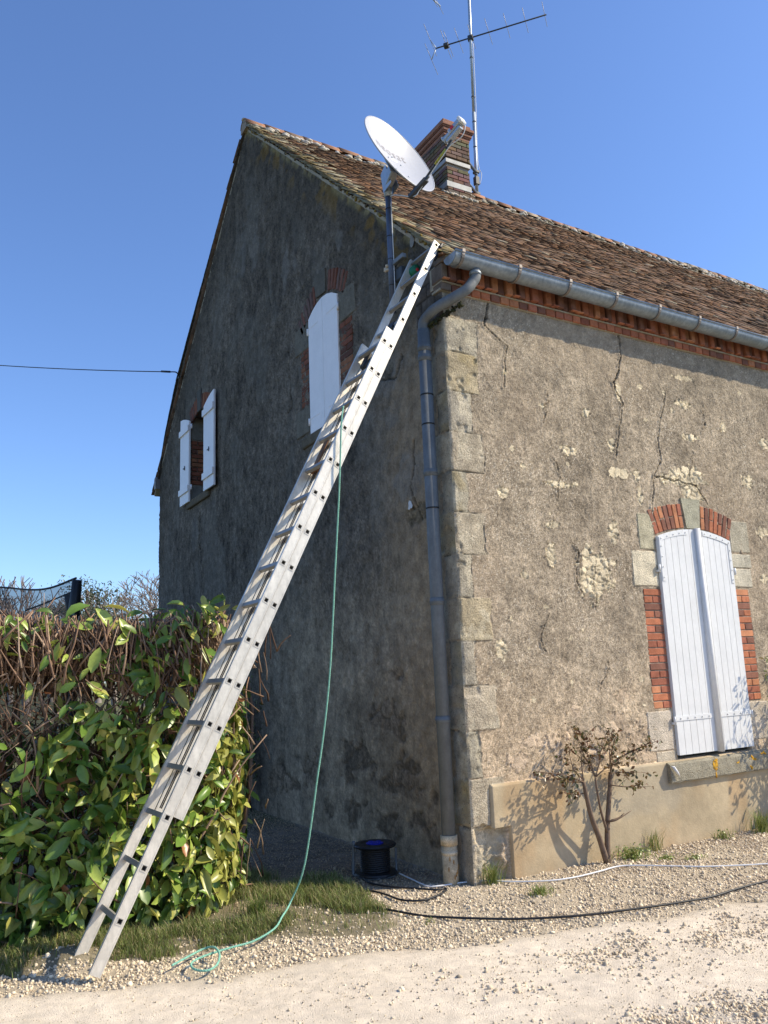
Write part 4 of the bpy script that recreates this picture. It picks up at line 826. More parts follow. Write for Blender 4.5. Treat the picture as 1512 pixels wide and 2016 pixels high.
# =================================================================== DISH
C0 = np.array([-.184, .302, 6.216]); DN = np.array([.269, -.880, .391]); DH = np.array([.9563, .2923, 0]); DV = np.array([-.1143, .3739, .9202]); DR = .415
dish = empty('satellite_dish', (-.15, .58, 4.9), 'white satellite dish with an LNB arm, on a dark pole clamped to the gable', 'satellite dish')
def dsurf(a, b_): return C0+DH*a+DV*b_+DN*(.085*((a*a+(b_/1.08)**2)/DR**2)-.06)
b = MB(); n, mrings = 48, 10; vs = [dsurf(0, 0)]
for i in range(1, mrings+1):
    for k in range(n): q = 2*math.pi*k/n; rr = DR*i/mrings; vs.append(dsurf(rr*math.cos(q), rr*1.08*math.sin(q)))
fs = [(0, 1+k, 1+(k+1) % n) for k in range(n)]+[(1+(i-1)*n+k, 1+i*n+k, 1+i*n+(k+1) % n, 1+(i-1)*n+(k+1) % n) for i in range(1, mrings) for k in range(n)]
b.add(vs, fs, sm=True); nv = len(vs); b.add([p-DN*.006 for p in vs], [f[::-1] for f in fs], sm=True)
b.tube([dsurf(DR*math.cos(2*math.pi*k/n), DR*1.08*math.sin(2*math.pi*k/n))-DN*.004 for k in range(n+1)], .0065, 8, cap=False)
refl = b.build('reflector', M['dish'], dish)
for (a, e_) in ((-.10, .02), (.07, .02), (-.10, -.16), (.07, -.16), (-.02, .08)):
    s = MB(); p = dsurf(a, e_-.05); s.tube([p, p+DN*.006], .008, 8); s.build('bolt', M['galv'], refl)
# faded lettering
cu = bpy.data.curves.new('lettering', 'FONT'); cu.body = 'neosat'; cu.size = .135; cu.align_x = 'CENTER'; cu.resolution_u = 3; cu.space_character = 1.12
to = link(bpy.data.objects.new('tmp', cu)); bpy.context.view_layer.update(); dg_ = bpy.context.evaluated_depsgraph_get(); me = bpy.data.meshes.new_from_object(to.evaluated_get(dg_)); bpy.data.objects.remove(to)
for v_ in me.vertices: v_.co = Vector(dsurf(v_.co.x-.03, v_.co.y+.05)+DN*.0028)
me.name = 'lettering'; place('lettering', me, M['ink'], refl)
bot = dsurf(0, -DR*1.08)
lnb = C0+DN*.52-DV*.32
b = MB(); b.tube([bot-DN*.06-DV*.02, bot+DN*.02-DV*.03, bot+DN*.14-DV*.02], .016, 8); b.box(bot+DN*.0-DV*.03, DH*.05, DV*.045, DN*.22, ch=.006); b.tube([bot+DN*.10-DV*.015, lnb-DN*.02-DV*.07], .011, 8); arm = b.build('feed_arm', M['dark'], dish)
a0, a1 = bot+DN*.10-DV*.015, lnb-DN*.02-DV*.07
b = MB(); b.tube([a0*.62+a1*.38, a0*.22+a1*.78], .0135, 8); b.build('yellow_sleeve', M['yellow'], arm)
b = MB(); b.tube([a0+(a1-a0)*t for t in (.36, .365)], .016, 8); b.tube([a0+(a1-a0)*t for t in (.56, .565)], .016, 8); b.tube([a0+(a1-a0)*t for t in (.82, .825)], .016, 8); b.build('cable_tie', M['black'], arm)
# LNB: axis from the horn (towards the dish) to the back
ax = DN*1.0+DV*.05; ax /= np.linalg.norm(ax); hs = DH-ax*np.dot(DH, ax); hs /= np.linalg.norm(hs); vs_ = np.cross(hs, ax)
if vs_[2] < 0: vs_ = -vs_
h0 = lnb-ax*.07; b = MB(); b.tube([h0-ax*.01, h0+ax*.01, h0+ax*.07], [.038, .03, .024], 16, cap=False); b.tube([h0-ax*.012, h0-ax*.004], .041, 16); b.box(h0+ax*.13, ax*.13, hs*.07, vs_*.055, ch=.008); b.box(h0+ax*.09-vs_*.045, ax*.17, hs*.05, vs_*.035, ch=.006)
lo = b.build('converter_head', M['galv'], dish)
b = MB(); b.box(h0+ax*.205, ax*.03, hs*.085, vs_*.068, ch=.008); b.tube([h0-ax*.014, h0-ax*.008], .036, 16); b.build('converter_cap', M['white'], lo)
b = MB(); b.box(h0+ax*.115+hs*-.0385, ax*.035, hs*.002, vs_*.03); b.box(h0+ax*.115+vs_*.0285, ax*.035, hs*.04, vs_*.002); b.build('sticker', M['red'], lo)
b = MB(); b.tube(bez([h0+ax*.21-vs_*.03, h0+ax*.20-vs_*.09, h0+ax*.13-vs_*.13, a1+(a0-a1)*.1-vs_*.02, a1+(a0-a1)*.4-vs_*.018, a0-vs_*.02, bot-DV*.06, bot-DN*.08-DV*.05, np.array([-.142, .53, 5.95]), np.array([-.142, .541, 5.8]), np.array([-.140, .541, 5.3]), np.array([-.142, .541, 4.95])], 8), .0042, 6); b.build('coax_cable', M['whitecable'], dish)
PB = np.array([-.15, .575, 0]); b = MB(); b.tube([PB+ZZ*4.80, PB+ZZ*6.02], .029, 16); pole = b.build('pole', M['poleblue'], dish)
b = MB()
for z in (5.83, 5.55, 5.32, 5.06): b.tube([PB+ZZ*z, PB+ZZ*(z+.007)], .0315, 16)
b.build('cable_tie', M['black'], pole)
b = MB(); b.tube([PB+ZZ*5.96, PB+ZZ*6.09], .04, 14); mc_ = dsurf(0, -.05)-DN*.02
b.box((PB+ZZ*6.10+mc_)/2, mc_-(PB+ZZ*6.10), DH*.09, ZZ*.13, ch=.01); b.box(mc_+DN*-.015, DH*.20, DV*.22, DN*.012, ch=.004)
for sg in (-1, 1): b.prism([PB+ZZ*5.99+DH*sg*.05+GY*.02, PB+ZZ*6.20+DH*sg*.05+GY*.06, PB+ZZ*6.26+DH*sg*.05-GY*.03, PB+ZZ*6.02+DH*sg*.05-GY*.13], DH*.004)
b.build('mount_bracket', M['galv'], dish)
b = MB(); b.box((-.075, .575, 5.24), (.15, 0, 0), (0, .035, 0), (0, 0, .035)); b.box((-.13, .47, 5.275), (.045, 0, 0), (0, .20, 0), (0, 0, .045), ch=.004); b.box((-.075, .575, 4.88), (.15, 0, 0), (0, .035, 0), (0, 0, .035)); b.build('wall_bracket', M['bracket'], dish); b = MB(); b.box((-.07, .50, 5.15), (.12, 0, 0), (0, .13, 0), (0, 0, .12), ch=.01); b.build('junction_box', M['dark'], dish)
b = MB()
for i in range(10): p = PB+np.array([-.03, .02, 5.24])+np.array([random.uniform(-.012, .012), random.uniform(-.01, .045), random.uniform(-.035, .03)]); b.add([p+np.array(q)*random.uniform(.014, .024) for q in ico], [tuple(q) for q in icf], sm=True)
b.build('expanding_foam', M['foam'], dish)
# =================================================================== AERIAL
ant = empty('tv_aerial', (4.21, 4.83, 9.45), 'tall television aerial mast with a long yagi, strapped beside the chimney', 'aerial')
mast = lambda z: np.array([4.21+.027*(z-9.49), 4.83, z])
b = MB(); b.tube([mast(9.47), mast(11.2)], .030, 12); b.tube([mast(11.2), mast(15.2)], .026, 12); mo_ = b.build('mast', M['galv'], ant)
b = MB()
for z in (9.95, 10.5, 11.0, 11.5, 12.3): b.tube([mast(z), mast(z+.02)], .033, 10)
b.box(mast(9.85), (.09, 0, 0), (0, .08, 0), (0, 0, .16), ch=.01); b.build('cable_tie', M['dark'], mo_)
b = MB()
for z in (10.02, 9.60): b = MB(); b.tube([(CX1+.02, CY0+.12, z-.12), mast(z)], .028, 8); b.box(mast(z), (.09, 0, 0), (0, .09, 0), (0, 0, .05), ch=.006); b.build('stay_arm', M['dark'], ant)
b = MB(); b.tube(bez([mast(12.6)+np.array([.03, -.03, 0]), mast(11.4)+np.array([.033, -.028, 0]), mast(10.25)+np.array([.033, -.02, 0]), mast(10.0)+np.array([.09, -.03, 0]), mast(9.8)+np.array([.06, -.02, 0])], 6), .006, 6); b.build('coax_cable', M['whitecable'], mo_)
BD = np.array([.64, -.768, 0]); ED = np.array([.757, .653, 0]); B0 = np.array([3.875, 5.318, 12.72]); B1 = np.array([5.165, 3.775, 12.72])
b = MB(); b.tube([B0, B1], .0125, 8); b.box(mast(12.72), BD*.10, ED*.08, ZZ*.10, ch=.01); b.box(B0+BD*.19-ZZ*.01, BD*.09, ED*.10, ZZ*.07, ch=.01); b.build('boom', M['dark'], ant)
for t, L in ((.19, .76), (.235, .68), (.43, .66), (.67, .62), (.98, .66), (1.31, .62), (1.64, .62), (1.98, .60)):
    e_ = MB(); p = B0+BD*t+ZZ*.012; e_.tube([p-ED*L/2, p+ED*L/2], .0045, 5); e_.build('element', M['aludull'], ant)
for sg in (-1, 1):
    e_ = MB(); tip = B0-BD*.10+ZZ*sg*.20; e_.tube([B0, tip], .010, 6); e_.build('reflector_bracket', M['galv'], ant); e_ = MB(); e_.tube([tip-ED*.42, tip+ED*.42], .0045, 5); e_.build('element', M['aludull'], ant)
e_ = MB(); q0 = onz(838, -14, 13.62); e_.tube([q0, mast(13.62)], .012, 6); e_.build('upper_boom', M['dark'], ant)
e_ = MB(); e_.tube([q0, onz(867, 12, 13.62)], .012, 6); e_.build('reflector_bracket', M['galv'], ant)
for p_, q_ in (((849, -20), (873, 28)), ((838, -25), (862, 14))): e_ = MB(); e_.tube([onz(*p_, 13.64), onz(*q_, 13.64)], .0045, 5); e_.build('element', M['aludull'], ant)
# =================================================================== PHONE LINE
hook = onx(353, 745, 0); b = MB(); a = onz(-60, 712, 9.2); a = CP+ray(-60, 712)*16
pts = [hook+np.array([-.02, 0, .0]), onx(352, 741, -.10), onx(347, 733, -.16), onx(335, 732, -.22)]
b.tube(bez(pts, 5), .011, 6); p0 = pts[-1]; p1 = CP+ray(-140, 708)*17; n = 16
b.tube([p0*(1-t)+p1*t-ZZ*.10*4*t*(1-t)*.5 for t in np.linspace(0, 1, n)], .0085, 6); b.tube([pts[-1], pts[-1]*.97+p1*.03], .018, 8)
tag(b.build('telephone_line', M['blackrub']), 'black overhead telephone line running in from the left to the edge of the gable', 'cable')
# =================================================================== CABLE REEL
rc = onz(742, 1722, 0); rc = np.array([rc[0], rc[1]+.02, gh(rc[0], rc[1])]); reel = empty('cable_reel', tuple(rc), 'black cable reel with a blue hub, lying in shade at the gable foot', 'cable reel')
b = MB()
def lathe(bb, c, prof, n=28, ax=ZZ):
    vs = [c+np.array([r_*math.cos(2*math.pi*k/n), r_*math.sin(2*math.pi*k/n), z]) for r_, z in prof for k in range(n)]; m_ = len(prof)
    bb.add(vs, [(i*n+k, i*n+(k+1) % n, (i+1)*n+(k+1) % n, (i+1)*n+k) for i in range(m_-1) for k in range(n)]+[tuple(range(n))[::-1], tuple((m_-1)*n+k for k in range(n))], sm=False)
lathe(b, rc, [(.17, .012), (.178, .02), (.17, .034), (.08, .045), (.07, .205), (.165, .222), (.175, .235), (.165, .246), (.12, .25), (.10, .244)]); b.build('drum', M['black'], reel)
b = MB(); z = .036
for j, r_ in enumerate((.098, .108, .115)):
    b.tube([rc+np.array([r_*math.cos(t*.5), r_*math.sin(t*.5), .036+.172*(t/(12.566*11))]) for t in np.arange(0, 12.566*11, 1)], .0085, 6)
b.build('wound_cable', M['blackrub'], reel)
b = MB()
lathe(b, rc, [(.07, .243), (.07, .249), (.055, .252), (.02, .253)]); 
for k in range(4): a = k*math.pi/2+.3; b.box(rc+np.array([.045*math.cos(a), .045*math.sin(a), .2535]), (.03, 0, 0), (0, .03, 0), (0, 0, .006), ch=.002)
b.build('hub', M['blue'], reel)
b = MB(); r_ = .175; A_ = math.atan2(-.45, -.9)
def rpnt(a, z, r=.17): return rc+np.array([r*math.cos(a), r*math.sin(a), z])
b.tube(bez([rpnt(2.75, .27), rpnt(2.72, .15, .175), rpnt(2.72, .03, .18), rpnt(2.95, .014, .165), rpnt(3.6, .012, .165), rpnt(4.4, .012, .165)], 5), .0125, 8)
b.tube(bez([rpnt(-.35, .2), rpnt(-.35, .06, .17), rpnt(-.55, .012, .165), rpnt(-1.2, .012, .165), rpnt(-1.9, .012, .165)], 5), .0095, 8); b.build('stand', M['pipe'], reel)
def gcable(name, px, r, m, label, z=.012, extra=()):
    P_ = []
    for x, y in px:
        p = onz(x, y, .01); P_.append(np.array([p[0], p[1], gh(p[0], p[1])+z]))
    b = MB(); b.tube(bez(list(extra)+P_, 8), r, 7); return tag(b.build(name, m), label, 'cable')
gcable('extension_cable', [(706, 1712), (712, 1724), (728, 1737), (770, 1745), (820, 1748), (858, 1750), (876, 1747), (877, 1752), (860, 1762), (830, 1771), (790, 1770), (760, 1760), (730, 1753), (700, 1754), (682, 1762), (685, 1770), (705, 1778), (770, 1790), (830, 1800), (880, 1803), (940, 1805), (1010, 1806), (1080, 1804), (1150, 1800), (1250, 1788), (1330, 1776), (1400, 1764), (1450, 1750), (1530, 1727), (1600, 1705)], .0075, M['blackrub'], 'black extension cable looping out of the reel and away across the gravel', .018)
gcable('white_cable', [(1600, 1694), (1512, 1699), (1440, 1703), (1380, 1705), (1320, 1704), (1250, 1703), (1215, 1705), (1180, 1714), (1130, 1726), (1080, 1732), (1010, 1733), (950, 1731), (905, 1735), (875, 1740), (845, 1743), (830, 1738), (805, 1727), (785, 1718)], .006, M['whitecable'], 'thin white cable lying along the foot of the sunlit wall to the cable reel', .016)
# =================================================================== WOODY THINGS
def twig(bb, p, d, L, r, col, n=4, seg=4, wob=.25, taper=.5):
    P_ = [np.array(p, float)]; d = np.array(d, float); d /= np.linalg.norm(d)
    for i in range(seg): d = d+np.random.default_rng(random.randrange(1 << 30)).normal(size=3)*wob*.4; d /= np.linalg.norm(d); P_.append(P_[-1]+d*L/seg)
    bb.tube(P_, [r*(1-(1-taper)*i/seg) for i in range(seg+1)], n, col, cap=True, sm=True); return P_
# ---- rose by the wall
def px_f(x, y, off): return onf(x, y, off)
rb = onf(1197, 1698, .14); rb[2] = gh(rb[0], rb[1])-.02
rose = empty('rose_bush', tuple(rb), 'nearly bare rose bush with reddish leaves and two stems, left of the front window', 'rose bush')
b = MB(); bk = (.17, .12, .085); OFF = .14
def rpt(x, y, o=OFF): return onf(x, y, o)
s1 = [rb, rpt(1196, 1665, .14), rpt(1196, 1620, .13), rpt(1200, 1560, .12), rpt(1202, 1520, .12)]; s2 = [rb+np.array([-.01, 0, .02]), rpt(1180, 1650, .15), rpt(1165, 1610, .17), rpt(1155, 1570, .18), rpt(1149, 1540, .18)]
s3 = [rpt(1196, 1640, .14), rpt(1184, 1600, .17), rpt(1176, 1560, .2), rpt(1172, 1530, .2)]
b.tube(bez(s1, 4), np.linspace(.026, .016, 17), 8, bk); b.tube(bez(s2, 4), np.linspace(.026, .014, 17), 8, bk); b.tube(bez(s3, 4), np.linspace(.012, .008, 13), 7, bk); b.tube(bez([rpt(1196, 1617, .14), rpt(1214, 1614, .2), rpt(1243, 1596, .22)], 4), np.linspace(.011, .003, 9), 6, bk); b.tube(bez([rpt(1204, 1615, .16), rpt(1218, 1610, .17), rpt(1229, 1601, .17)], 4), np.linspace(.008, .003, 9), 6, bk)
ends = []
for (x0, y0_, x1_, y1_, o) in [(1202, 1520, 1210, 1455, .1), (1202, 1520, 1245, 1480, .2), (1202, 1522, 1262, 1520, .16), (1149, 1540, 1100, 1535, .25), (1149, 1540, 1065, 1520, .3), (1149, 1540, 1120, 1480, .22), (1149, 1540, 1145, 1465, .2), (1172, 1530, 1180, 1470, .22), (1172, 1530, 1225, 1500, .28), (1172, 1530, 1150, 1450, .1), (1200, 1545, 1255, 1545, .2), (1155, 1560, 1110, 1560, .2), (1202, 1520, 1195, 1440, .22), (1210, 1500, 1275, 1465, .2), (1172, 1530, 1130, 1440, .15)]:
    a, e_ = rpt(x0, y0_, .15), rpt(x1_, y1_, o); mid = (a+e_)/2+np.array([random.uniform(-.04, .04), random.uniform(-.04, .04), random.uniform(-.02, .04)])
    p_ = bez([a, mid, e_], 4); b.tube(p_, np.linspace(.006, .0022, len(p_)), 5, bk)
    for q in range(7):
        s_ = p_[random.randrange(2, len(p_))]; d = (e_-a)/np.linalg.norm(e_-a)+np.array([random.uniform(-.9, .9), random.uniform(-.8, .5), random.uniform(-.6, .9)]); ends.append(twig(b, s_, d, random.uniform(.05, .16), .0022, (.16, .10, .07), 4, 3)[1:])
b.build('stems', M['bark'], rose)
T = np.array([p for e_ in ends for p in e_ for _ in range(3) if random.random() < .75]); T = T+rng.normal(size=T.shape)*.012; n = len(T)
lc = np.array([random.choice([(.13, .075, .03), (.09, .085, .03), (.17, .08, .035), (.10, .11, .035), (.20, .13, .05)]) for _ in range(n)])*rng.uniform(.8, 1.2, (n, 1))
lv, lf, lcc = leaves(T, rng.uniform(.022, .042, n), np.tile([(.4, -.6, .6)], (n, 1)), 1.4, lc, .36); place('leaves', meshnp('leaves', lv, lf, lcc, True), M['leaf'], rose)
# ---- leafy shrub at the right-hand edge
sb = F(4.05, 0, .32); sb[2] = -.01; shrub = empty('leafy_shrub', tuple(sb), 'leafy climbing shrub right of the window sill, cut off by the picture edge', 'shrub')
b = MB(); ends = []
for i in range(11):
    p = sb+np.array([random.uniform(-.05, .05), random.uniform(-.03, .03), 0]); tgt = F(random.uniform(3.66, 4.4), random.uniform(.95, 1.62), random.uniform(.08, .42)); mid = (p+tgt)/2+np.array([.12, 0, .12])
    p_ = bez([p, mid, tgt], 5); b.tube(p_, np.linspace(.012, .003, len(p_)), 6, bk)
    for q in range(12):
        s_ = p_[random.randrange(4, len(p_))]; ends.append(twig(b, s_, (random.uniform(-1, .6), random.uniform(-.8, .3), random.uniform(-.9, .7)), random.uniform(.06, .2), .003, bk, 4, 3)[1:])
b.build('stems', M['bark'], shrub)
T = np.array([p for e_ in ends for p in e_ for _ in range(2)]); T = T+rng.normal(size=T.shape)*.015; n = len(T); lc = gcol(n, .1)*1.0
lv, lf, lcc = leaves(T, rng.uniform(.035, .07, n), np.tile([(.4, -.6, .6)], (n, 1)), 1.3, lc, .25, 1.0); place('leaves', meshnp('leaves', lv, lf, lcc, True), M['leaf'], shrub)
# ---- dark climber on the gable behind the hedge
cb_ = np.array([-.1, 4.45, -.01]); cl = empty('wall_climber', tuple(cb_), 'dark climbing shrub against the gable in the shade behind the hedge', 'shrub')
b = MB(); T = []
for i in range(14):
    tgt = np.array([random.uniform(-.3, -.05), 4.45+random.uniform(-.35, .5), random.uniform(.7, 1.75)]); p_ = bez([cb_, (cb_+tgt)/2+np.array([-.1, random.uniform(-.1, .1), 0]), tgt], 5); b.tube(p_, .006, 5, (.06, .05, .04)); T += [np.array(q) for q in p_[3:] for _ in range(6)]
b.build('stems', M['bark'], cl); T = np.array(T)+rng.normal(size=(len(T), 3))*.07; n = len(T)
lv, lf, lcc = leaves(T, rng.uniform(.03, .06, n), np.tile([(-.7, -.3, .5)], (n, 1)), 1.3, gcol(n, .0)*.6, .35); place('leaves', meshnp('leaves', lv, lf, lcc, True), M['leaf'], cl)
# =================================================================== HEDGE
hedge = empty('laurel_hedge', (-2.6, .9, 0), 'clipped laurel hedge, bare and twiggy on top with glossy leaves below, left of the ladder', 'hedge')
FPx = np.array([-5.2, -3.3, -2.6, -1.95, -1.72]); FPy = np.array([.62, .50, .36, .36, .50])      # front line
def fronty(x): return np.interp(x, FPx, FPy)
RX = lambda y: np.interp(y, [.36, .6, 1.1, 1.7], [-1.90, -1.66, -1.42, -1.24])                     # right-hand face
HT = 2.02
b = MB()
TB = [(.24, .15, .10), (.16, .10, .068), (.32, .215, .145), (.42, .30, .21), (.12, .072, .05)]
def tw(x, y, z, d, L, r, w=.22): twig(b, (x, y, z), d, L, r, random.choice(TB), 4, 3, w, .55)
for i in range(3600):                      # upright twigs in the clipped top
    y = random.uniform(.3, 1.7); x = random.uniform(-5.0, float(RX(y))-.02); y = max(y, float(fronty(x))+.02+abs(random.gauss(0, .05))) if random.random() < .6 else y
    zt = HT+random.gauss(0, .035)+.03*math.sin(x*3); L = random.uniform(.18, .5); d = np.array([random.gauss(0, .38), random.gauss(-.05, .3), 1]); d /= np.linalg.norm(d)
    p = np.array([x, y, zt])-d*L
    if p[0] < float(RX(min(max(p[1], .36), 1.7))): tw(p[0], p[1], p[2], d, L, random.uniform(.004, .010))
for i in range(4800):                      # twigs through the body
    y = random.uniform(.36, 1.75); x = random.uniform(-4.8, float(RX(y))-.05)
    z_ = random.uniform(.05, 1.85)
    if random.random() < .55: y = float(fronty(x))+random.uniform(.0, .30)+(.16 if z_ < 1.25 else 0)
    Lw = random.uniform(.12, .40)
    if random.random() < .3: y = random.uniform(.45, 1.7); x = float(RX(y))-random.uniform(.12, .30); Lw = random.uniform(.08, .2)
    z = z_; dx_ = random.gauss(0, .6); dx_ = -abs(dx_)*.6 if x > float(RX(min(max(y, .36), 1.7)))-.35 else dx_; tw(x, y, z, (dx_, random.gauss(-.2, .4), random.gauss(.7, .4)), Lw, random.uniform(.003, .008), .3)
for i in range(26):                        # main stems
    x = -5+i*.135+random.uniform(-.05, .05); y = 1.0+random.uniform(-.2, .25)
    if x < -1.45: twig(b, (x, y, -.05), (random.gauss(0, .12), random.gauss(0, .12), 1), 1.7, .028, (.13, .09, .065), 6, 6, .18, .4)
for i in range(14):
    x = random.uniform(-4.5, -1.9); y = float(fronty(x))+random.uniform(.05, .3); twig(b, (x, y, random.uniform(.3, 1.0)), (random.gauss(0, .4), random.gauss(0, .15), 1), random.uniform(.5, 1.1), .011, random.choice(TB[2:4]), 5, 6, .25, .4)
b.build('branches', M['bark'], hedge)
def dens(x, z):                            # leaf density over the face: bare on top and at the left
    k = fbm(np.array(x*2.1), np.array(z*2.1), 201, 3); base = 1-ss(1.15, 1.7, z+.35*(float(k)-.5)*2)*(.93 if x < -2.5 else .86)
    bare = ss(-2.85, -3.15, x)*ss(.75, 1.0, z)*(1-ss(1.45, 1.65, z))*.9
    g2 = .95 if z < .4 else .42+1.05*float(ss(.42, .56, k))
    return float(base)*(1-float(bare))*g2
T = []; NR = []; SZ = []
for i in range(4200):
    x = random.uniform(-4.6, -1.78); z = random.uniform(.10, 2.08)
    if random.random() > dens(x, z): continue
    dpt = abs(random.gauss(0, .09)); T.append((x, float(fronty(x))-.04+dpt*1.3, z)); NR.append((.40, -.75, .55)); SZ.append(1)
for i in range(1150):
    y = random.uniform(.38, 1.7); z = random.uniform(.10, 1.75)
    if random.random() < float(ss(1.2, 1.7, z))*.8+.12: continue
    T.append((float(RX(y))+.02-abs(random.gauss(0, .07)), y, z)); NR.append((.85, -.35, .4)); SZ.append(.85)
for i in range(2300):                      # inner leaves
    y = random.uniform(.5, 1.6); x = random.uniform(-4.6, float(RX(y))-.1); z = random.uniform(.15, 1.3)
    if x < -2.7 and z > .65: y = random.uniform(1.15, 1.7)
    T.append((x, y, z)); NR.append((.1, -.4, .8)); SZ.append(.9)
for (px_, py_, n_, sd_) in [(400, 1215, 34, .10), (440, 1200, 10, .06), (325, 1215, 8, .05), (90, 1270, 18, .11), (20, 1245, 8, .08), (200, 1310, 16, .10), (350, 1300, 26, .12), (270, 1330, 14, .1)]:
    c_ = ony(px_, py_, .42)
    for _ in range(n_): T.append(tuple(c_+np.array([random.gauss(0, sd_), random.gauss(.0, .08), random.gauss(0, sd_*.8)]))); NR.append((.2, -.6, .7)); SZ.append(.95)
T = np.array(T); NR = np.array(NR); SZ = np.array(SZ); n = len(T); k = rng.random(n)
lc = np.where((k < .45)[:, None], (.13, .22, .035), np.where((k < .84)[:, None], (.36, .44, .085), np.where((k < .985)[:, None], (.45, .43, .10), (.30, .12, .04))))*rng.uniform(.7, 1.25, (n, 1))
rt = (T[:, 0] > RX(T[:, 1])-.12) & (k > .35); lc[rt] = np.array((.38, .38, .09))*rng.uniform(.7, 1.25, (rt.sum(), 1))
lv, lf, lcc = leaves(T, np.clip(rng.lognormal(math.log(.125), .25, n), .06, .19)*SZ, NR, .8, lc, .27, .8); place('foliage', meshnp('foliage', lv, lf, lcc, True), M['leaf'], hedge)
dl = []                                    # dead brown leaves caught inside
for i in range(170): x = random.uniform(-4.5, -1.6); dl.append((x, float(fronty(x))+random.uniform(.05, .35), random.uniform(.8, 1.9)))
T = np.array(dl); n = len(T); lv, lf, lcc = leaves(T, rng.uniform(.06, .11, n), np.tile([(.2, -.8, .3)], (n, 1)), 1.2, np.array((.26, .11, .05))*rng.uniform(.6, 1.3, (n, 1)), .4); place('dead_leaves', meshnp('dead_leaves', lv, lf, lcc, True), M['leaf'], hedge)
# =================================================================== WEEDS
tuft(960, 1732, 120, .20, .05, 'tall grass tuft against the broken corner stones beside the downpipe')
tuft(1062, 1757, 150, .075, .07, 'low flat grass tuft in the gravel just below the white cable', lean=1.8)
tuft(1245, 1688, 160, .12, .09, 'broad leafy green weed at the wall foot just right of the rose stems', weed=160)
tuft(1290, 1672, 70, .24, .05, 'wispy tuft of long thin blades against the plinth below the sill', dry=.35)
tuft(1310, 1690, 60, .05, .05, 'small pale weed in the soil right of the rose bush', weed=40)
tuft(1425, 1648, 70, .11, .05, 'small dark grass tuft at the plinth below the right half of the window', weed=20)
tuft(1500, 1635, 150, .24, .06, 'tall grass tuft at the plinth, at the right edge of the picture')
tuft(505, 1812, 260, .17, .05, 'thick tuft of long grass standing in the strip between hedge and rope')
tuft(585, 1762, 160, .10, .06, 'bright green grass tuft on the shadow line behind the rope')
tuft(1368, 1688, 50, .05, .05, 'sprawling little weed on bare soil under the window', weed=30)
tuft(845, 1812, 30, .035, .05, 'sparse sprig of grass in gravel just below the black cable')
# =================================================================== BEYOND THE HEDGE
trm = empty('trampoline_net', (-1.8, 7.2, 0), 'black trampoline safety net with padded posts, showing above the hedge', 'trampoline net')
def atd(x, y, t): return CP+ray(x, y)*t
def post(x0, y0_, x1_, y1_, r, t):
    b = MB(); a = atd(x1_, y1_, t); e_ = atd(x0, y0_, t); g_ = a.copy(); g_[2] = 0; b.tube([g_, a*.5+g_*.5, a, e_], [r, r*1.05, r*1.0, r*.8], 10); b.build('padded_post', M['black'], trm)
post(152, 1142, 146, 1200, .085, 12); post(133, 1168, 140, 1200, .075, 13.2)
b = MB(); topc = bez([atd(-120, 1150, 13.5), atd(0, 1156, 13), atd(60, 1161, 12.6), atd(100, 1157, 12.3), atd(150, 1138, 12)], 8); vs = []; nn = len(topc)
for j in range(5):
    for p in topc: q = p.copy(); q[2] = p[2]*(1-j/4)+.6*(j/4); vs.append(q+np.array([.03*math.sin(j*2+q[0]*5), .03*math.cos(j+q[0]*3), 0]))
b.add(vs, [(j*nn+i, j*nn+i+1, (j+1)*nn+i+1, (j+1)*nn+i) for j in range(4) for i in range(nn-1)], sm=True); b.build('netting', M['net'], trm)
b = MB(); b.tube(topc, .016, 6); b.tube(bez([atd(50, 1202, 12.6), atd(95, 1185, 12.4), atd(140, 1166, 12.1)], 6), .012, 6); b.build('top_cord', M['black'], trm)
def tree(name, px_, py_, dist, label, cat, seed, spread=.5, col=(.20, .17, .15), levels=6, sc_=1., trunk=.35):
    rr = random.Random(seed); top_ = atd(px_, py_, dist); base = np.array([top_[0], top_[1], -.1]); Ht = top_[2]-base[2]; root = empty(name, tuple(base), label, cat, 'bare trees beyond the garden')
    bt = MB(); bc = MB()
    def grow(p, d, L, r, lev, bb):
        P_ = [p]; dd = d.copy()
        for i in range(3): dd = dd+np.array([rr.gauss(0, .13), rr.gauss(0, .13), rr.gauss(.03, .08)]); dd /= np.linalg.norm(dd); P_.append(P_[-1]+dd*L/3)
        bb.tube(P_, [r, r*.9, r*.8, r*.7], 5 if lev < 2 else 3, col, cap=False)
        if lev >= levels: return
        for k_ in range(rr.choice([2, 3, 3]) if lev else 4):
            a = rr.uniform(0, 6.283); s_ = spread*rr.uniform(.6, 1.4); nd = dd+np.array([math.cos(a)*s_, math.sin(a)*s_, rr.uniform(-.1, .2)]); nd /= np.linalg.norm(nd)
            q = P_[rr.choice([2, 3, 3])]; grow(q, nd, L*rr.uniform(.62, .82), max(r*.60, .021*sc_), lev+1, bc)
    grow(base, np.array([0, 0, 1.]), Ht*.27, trunk*.5*Ht/8, 0, bt)
    mx = np.array(bc.v)[:, 2].max(); s_ = Ht/(mx-base[2]); k0 = np.array(base)
    for q_ in (bt, bc): q_.v = [tuple(k0+(np.array(p)-k0)*s_) for p in q_.v]
    bt.build('trunk', M['bark'], root); bc.build('crown', M['bark'], root); return root
tree('bare_tree', 290, 1112, 52, 'tallest bare tree, right against the edge of the gable', 'tree', 3, .62, (.24, .20, .18), 6)
tree('bare_tree', 232, 1142, 58, 'rounded bare tree left of the tallest one', 'tree', 5, .70, (.27, .22, .19), 6)
tree('bare_tree', 200, 1160, 64, 'low bare tree just right of the dark pine', 'tree', 8, .75, (.26, .22, .19), 6)
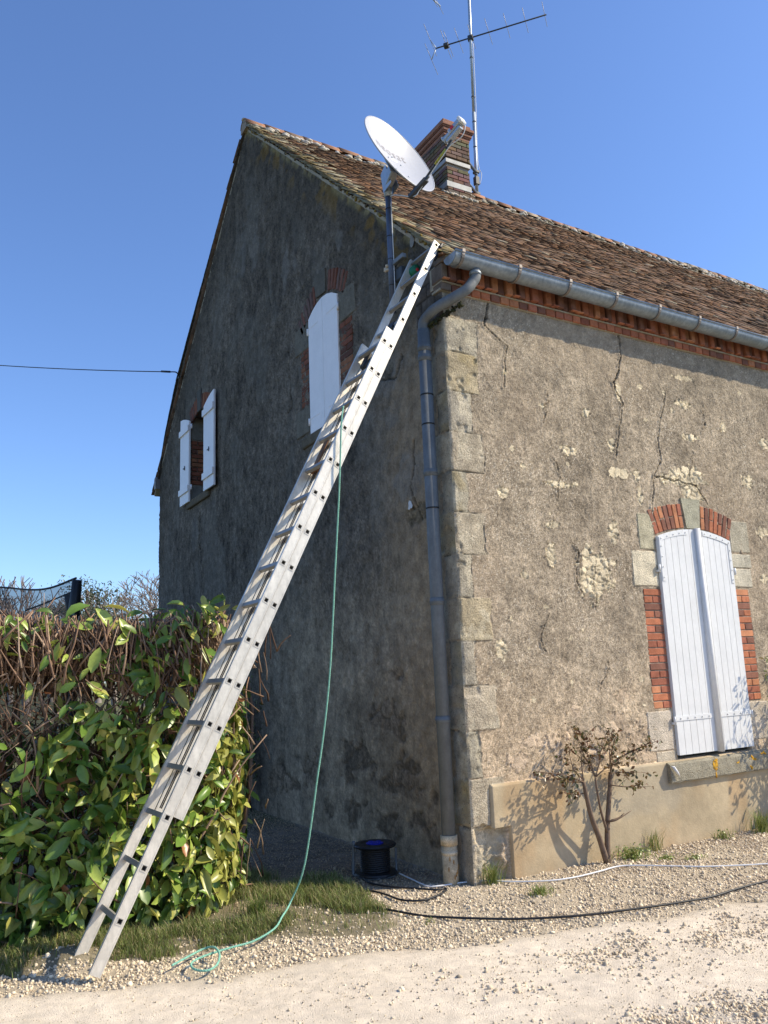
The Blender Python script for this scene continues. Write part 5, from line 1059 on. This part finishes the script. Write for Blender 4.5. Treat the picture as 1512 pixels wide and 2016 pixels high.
tree('bare_tree', 66, 1132, 44, 'slim bare tree with sparse twigs rising above the net', 'tree', 11, .42, (.25, .20, .18), 5)
tree('bare_tree', 30, 1160, 70, 'bare tree seen through the left end of the net', 'tree', 13, .75, (.27, .22, .19), 6)
tree('bare_tree', 110, 1160, 72, 'bare tree seen through the middle of the net', 'tree', 17, .75, (.25, .21, .18), 6)
# pine
tp = atd(172, 1148, 48); pb = np.array([tp[0], tp[1], 0]); pine = empty('pine_tree', tuple(pb), 'dark green pine standing behind the trampoline post', 'tree'); b = MB(); b.tube([pb, pb+ZZ*tp[2]*.5, pb+ZZ*tp[2]*.95], [.25, .18, .05], 7, (.12, .09, .07)); b.build('trunk', M['bark'], pine)
T = []
for i in range(46):
    z = random.uniform(.35, 1)*tp[2]; a = random.uniform(0, 6.28); rr_ = (1.15-z/tp[2])*4.2*random.uniform(.3, 1)+.2; c_ = pb+np.array([rr_*math.cos(a), rr_*math.sin(a), z]); s_ = random.uniform(.35, .7)
    T.append(c_+rng.normal(size=(90, 3))*np.array([s_, s_, s_*.45]))
T = np.concatenate(T); n = len(T); lv, lf, lcc = leaves(T, rng.uniform(.10, .22, n), np.tile([(.2, -.5, .7)], (n, 1)), 1.4, np.array((.075, .085, .04))*rng.uniform(.6, 1.7, (n, 1)), .25); place('crown', meshnp('crown', lv, lf, lcc), M['leaf'], pine)
# far wood band
T = []
for i in range(700):
    t = random.uniform(75, 95); x = random.uniform(-500, 420); c_ = CP+ray(x, 1200)*t; hz = 1.0+random.uniform(.2, 1)*(6.6+2.4*float(fbm(np.array(x*.012), np.array(.5), 301, 3)))
    T.append(np.array([c_[0], c_[1], hz])+rng.normal(size=(26, 3))*np.array([1.0, 1.0, .9]))
T = np.concatenate(T); n = len(T); lv, lf, lcc = leaves(T, rng.uniform(.2, .5, n), np.tile([(.2, -.5, .5)], (n, 1)), 1.5, np.array((.20, .155, .12))*rng.uniform(.6, 1.4, (n, 1)), .06)
tag(place('far_wood', meshnp('far_wood', lv, lf, lcc), M['bark']), 'brown leafless woodland along the horizon at the left', 'woodland', kind='stuff')
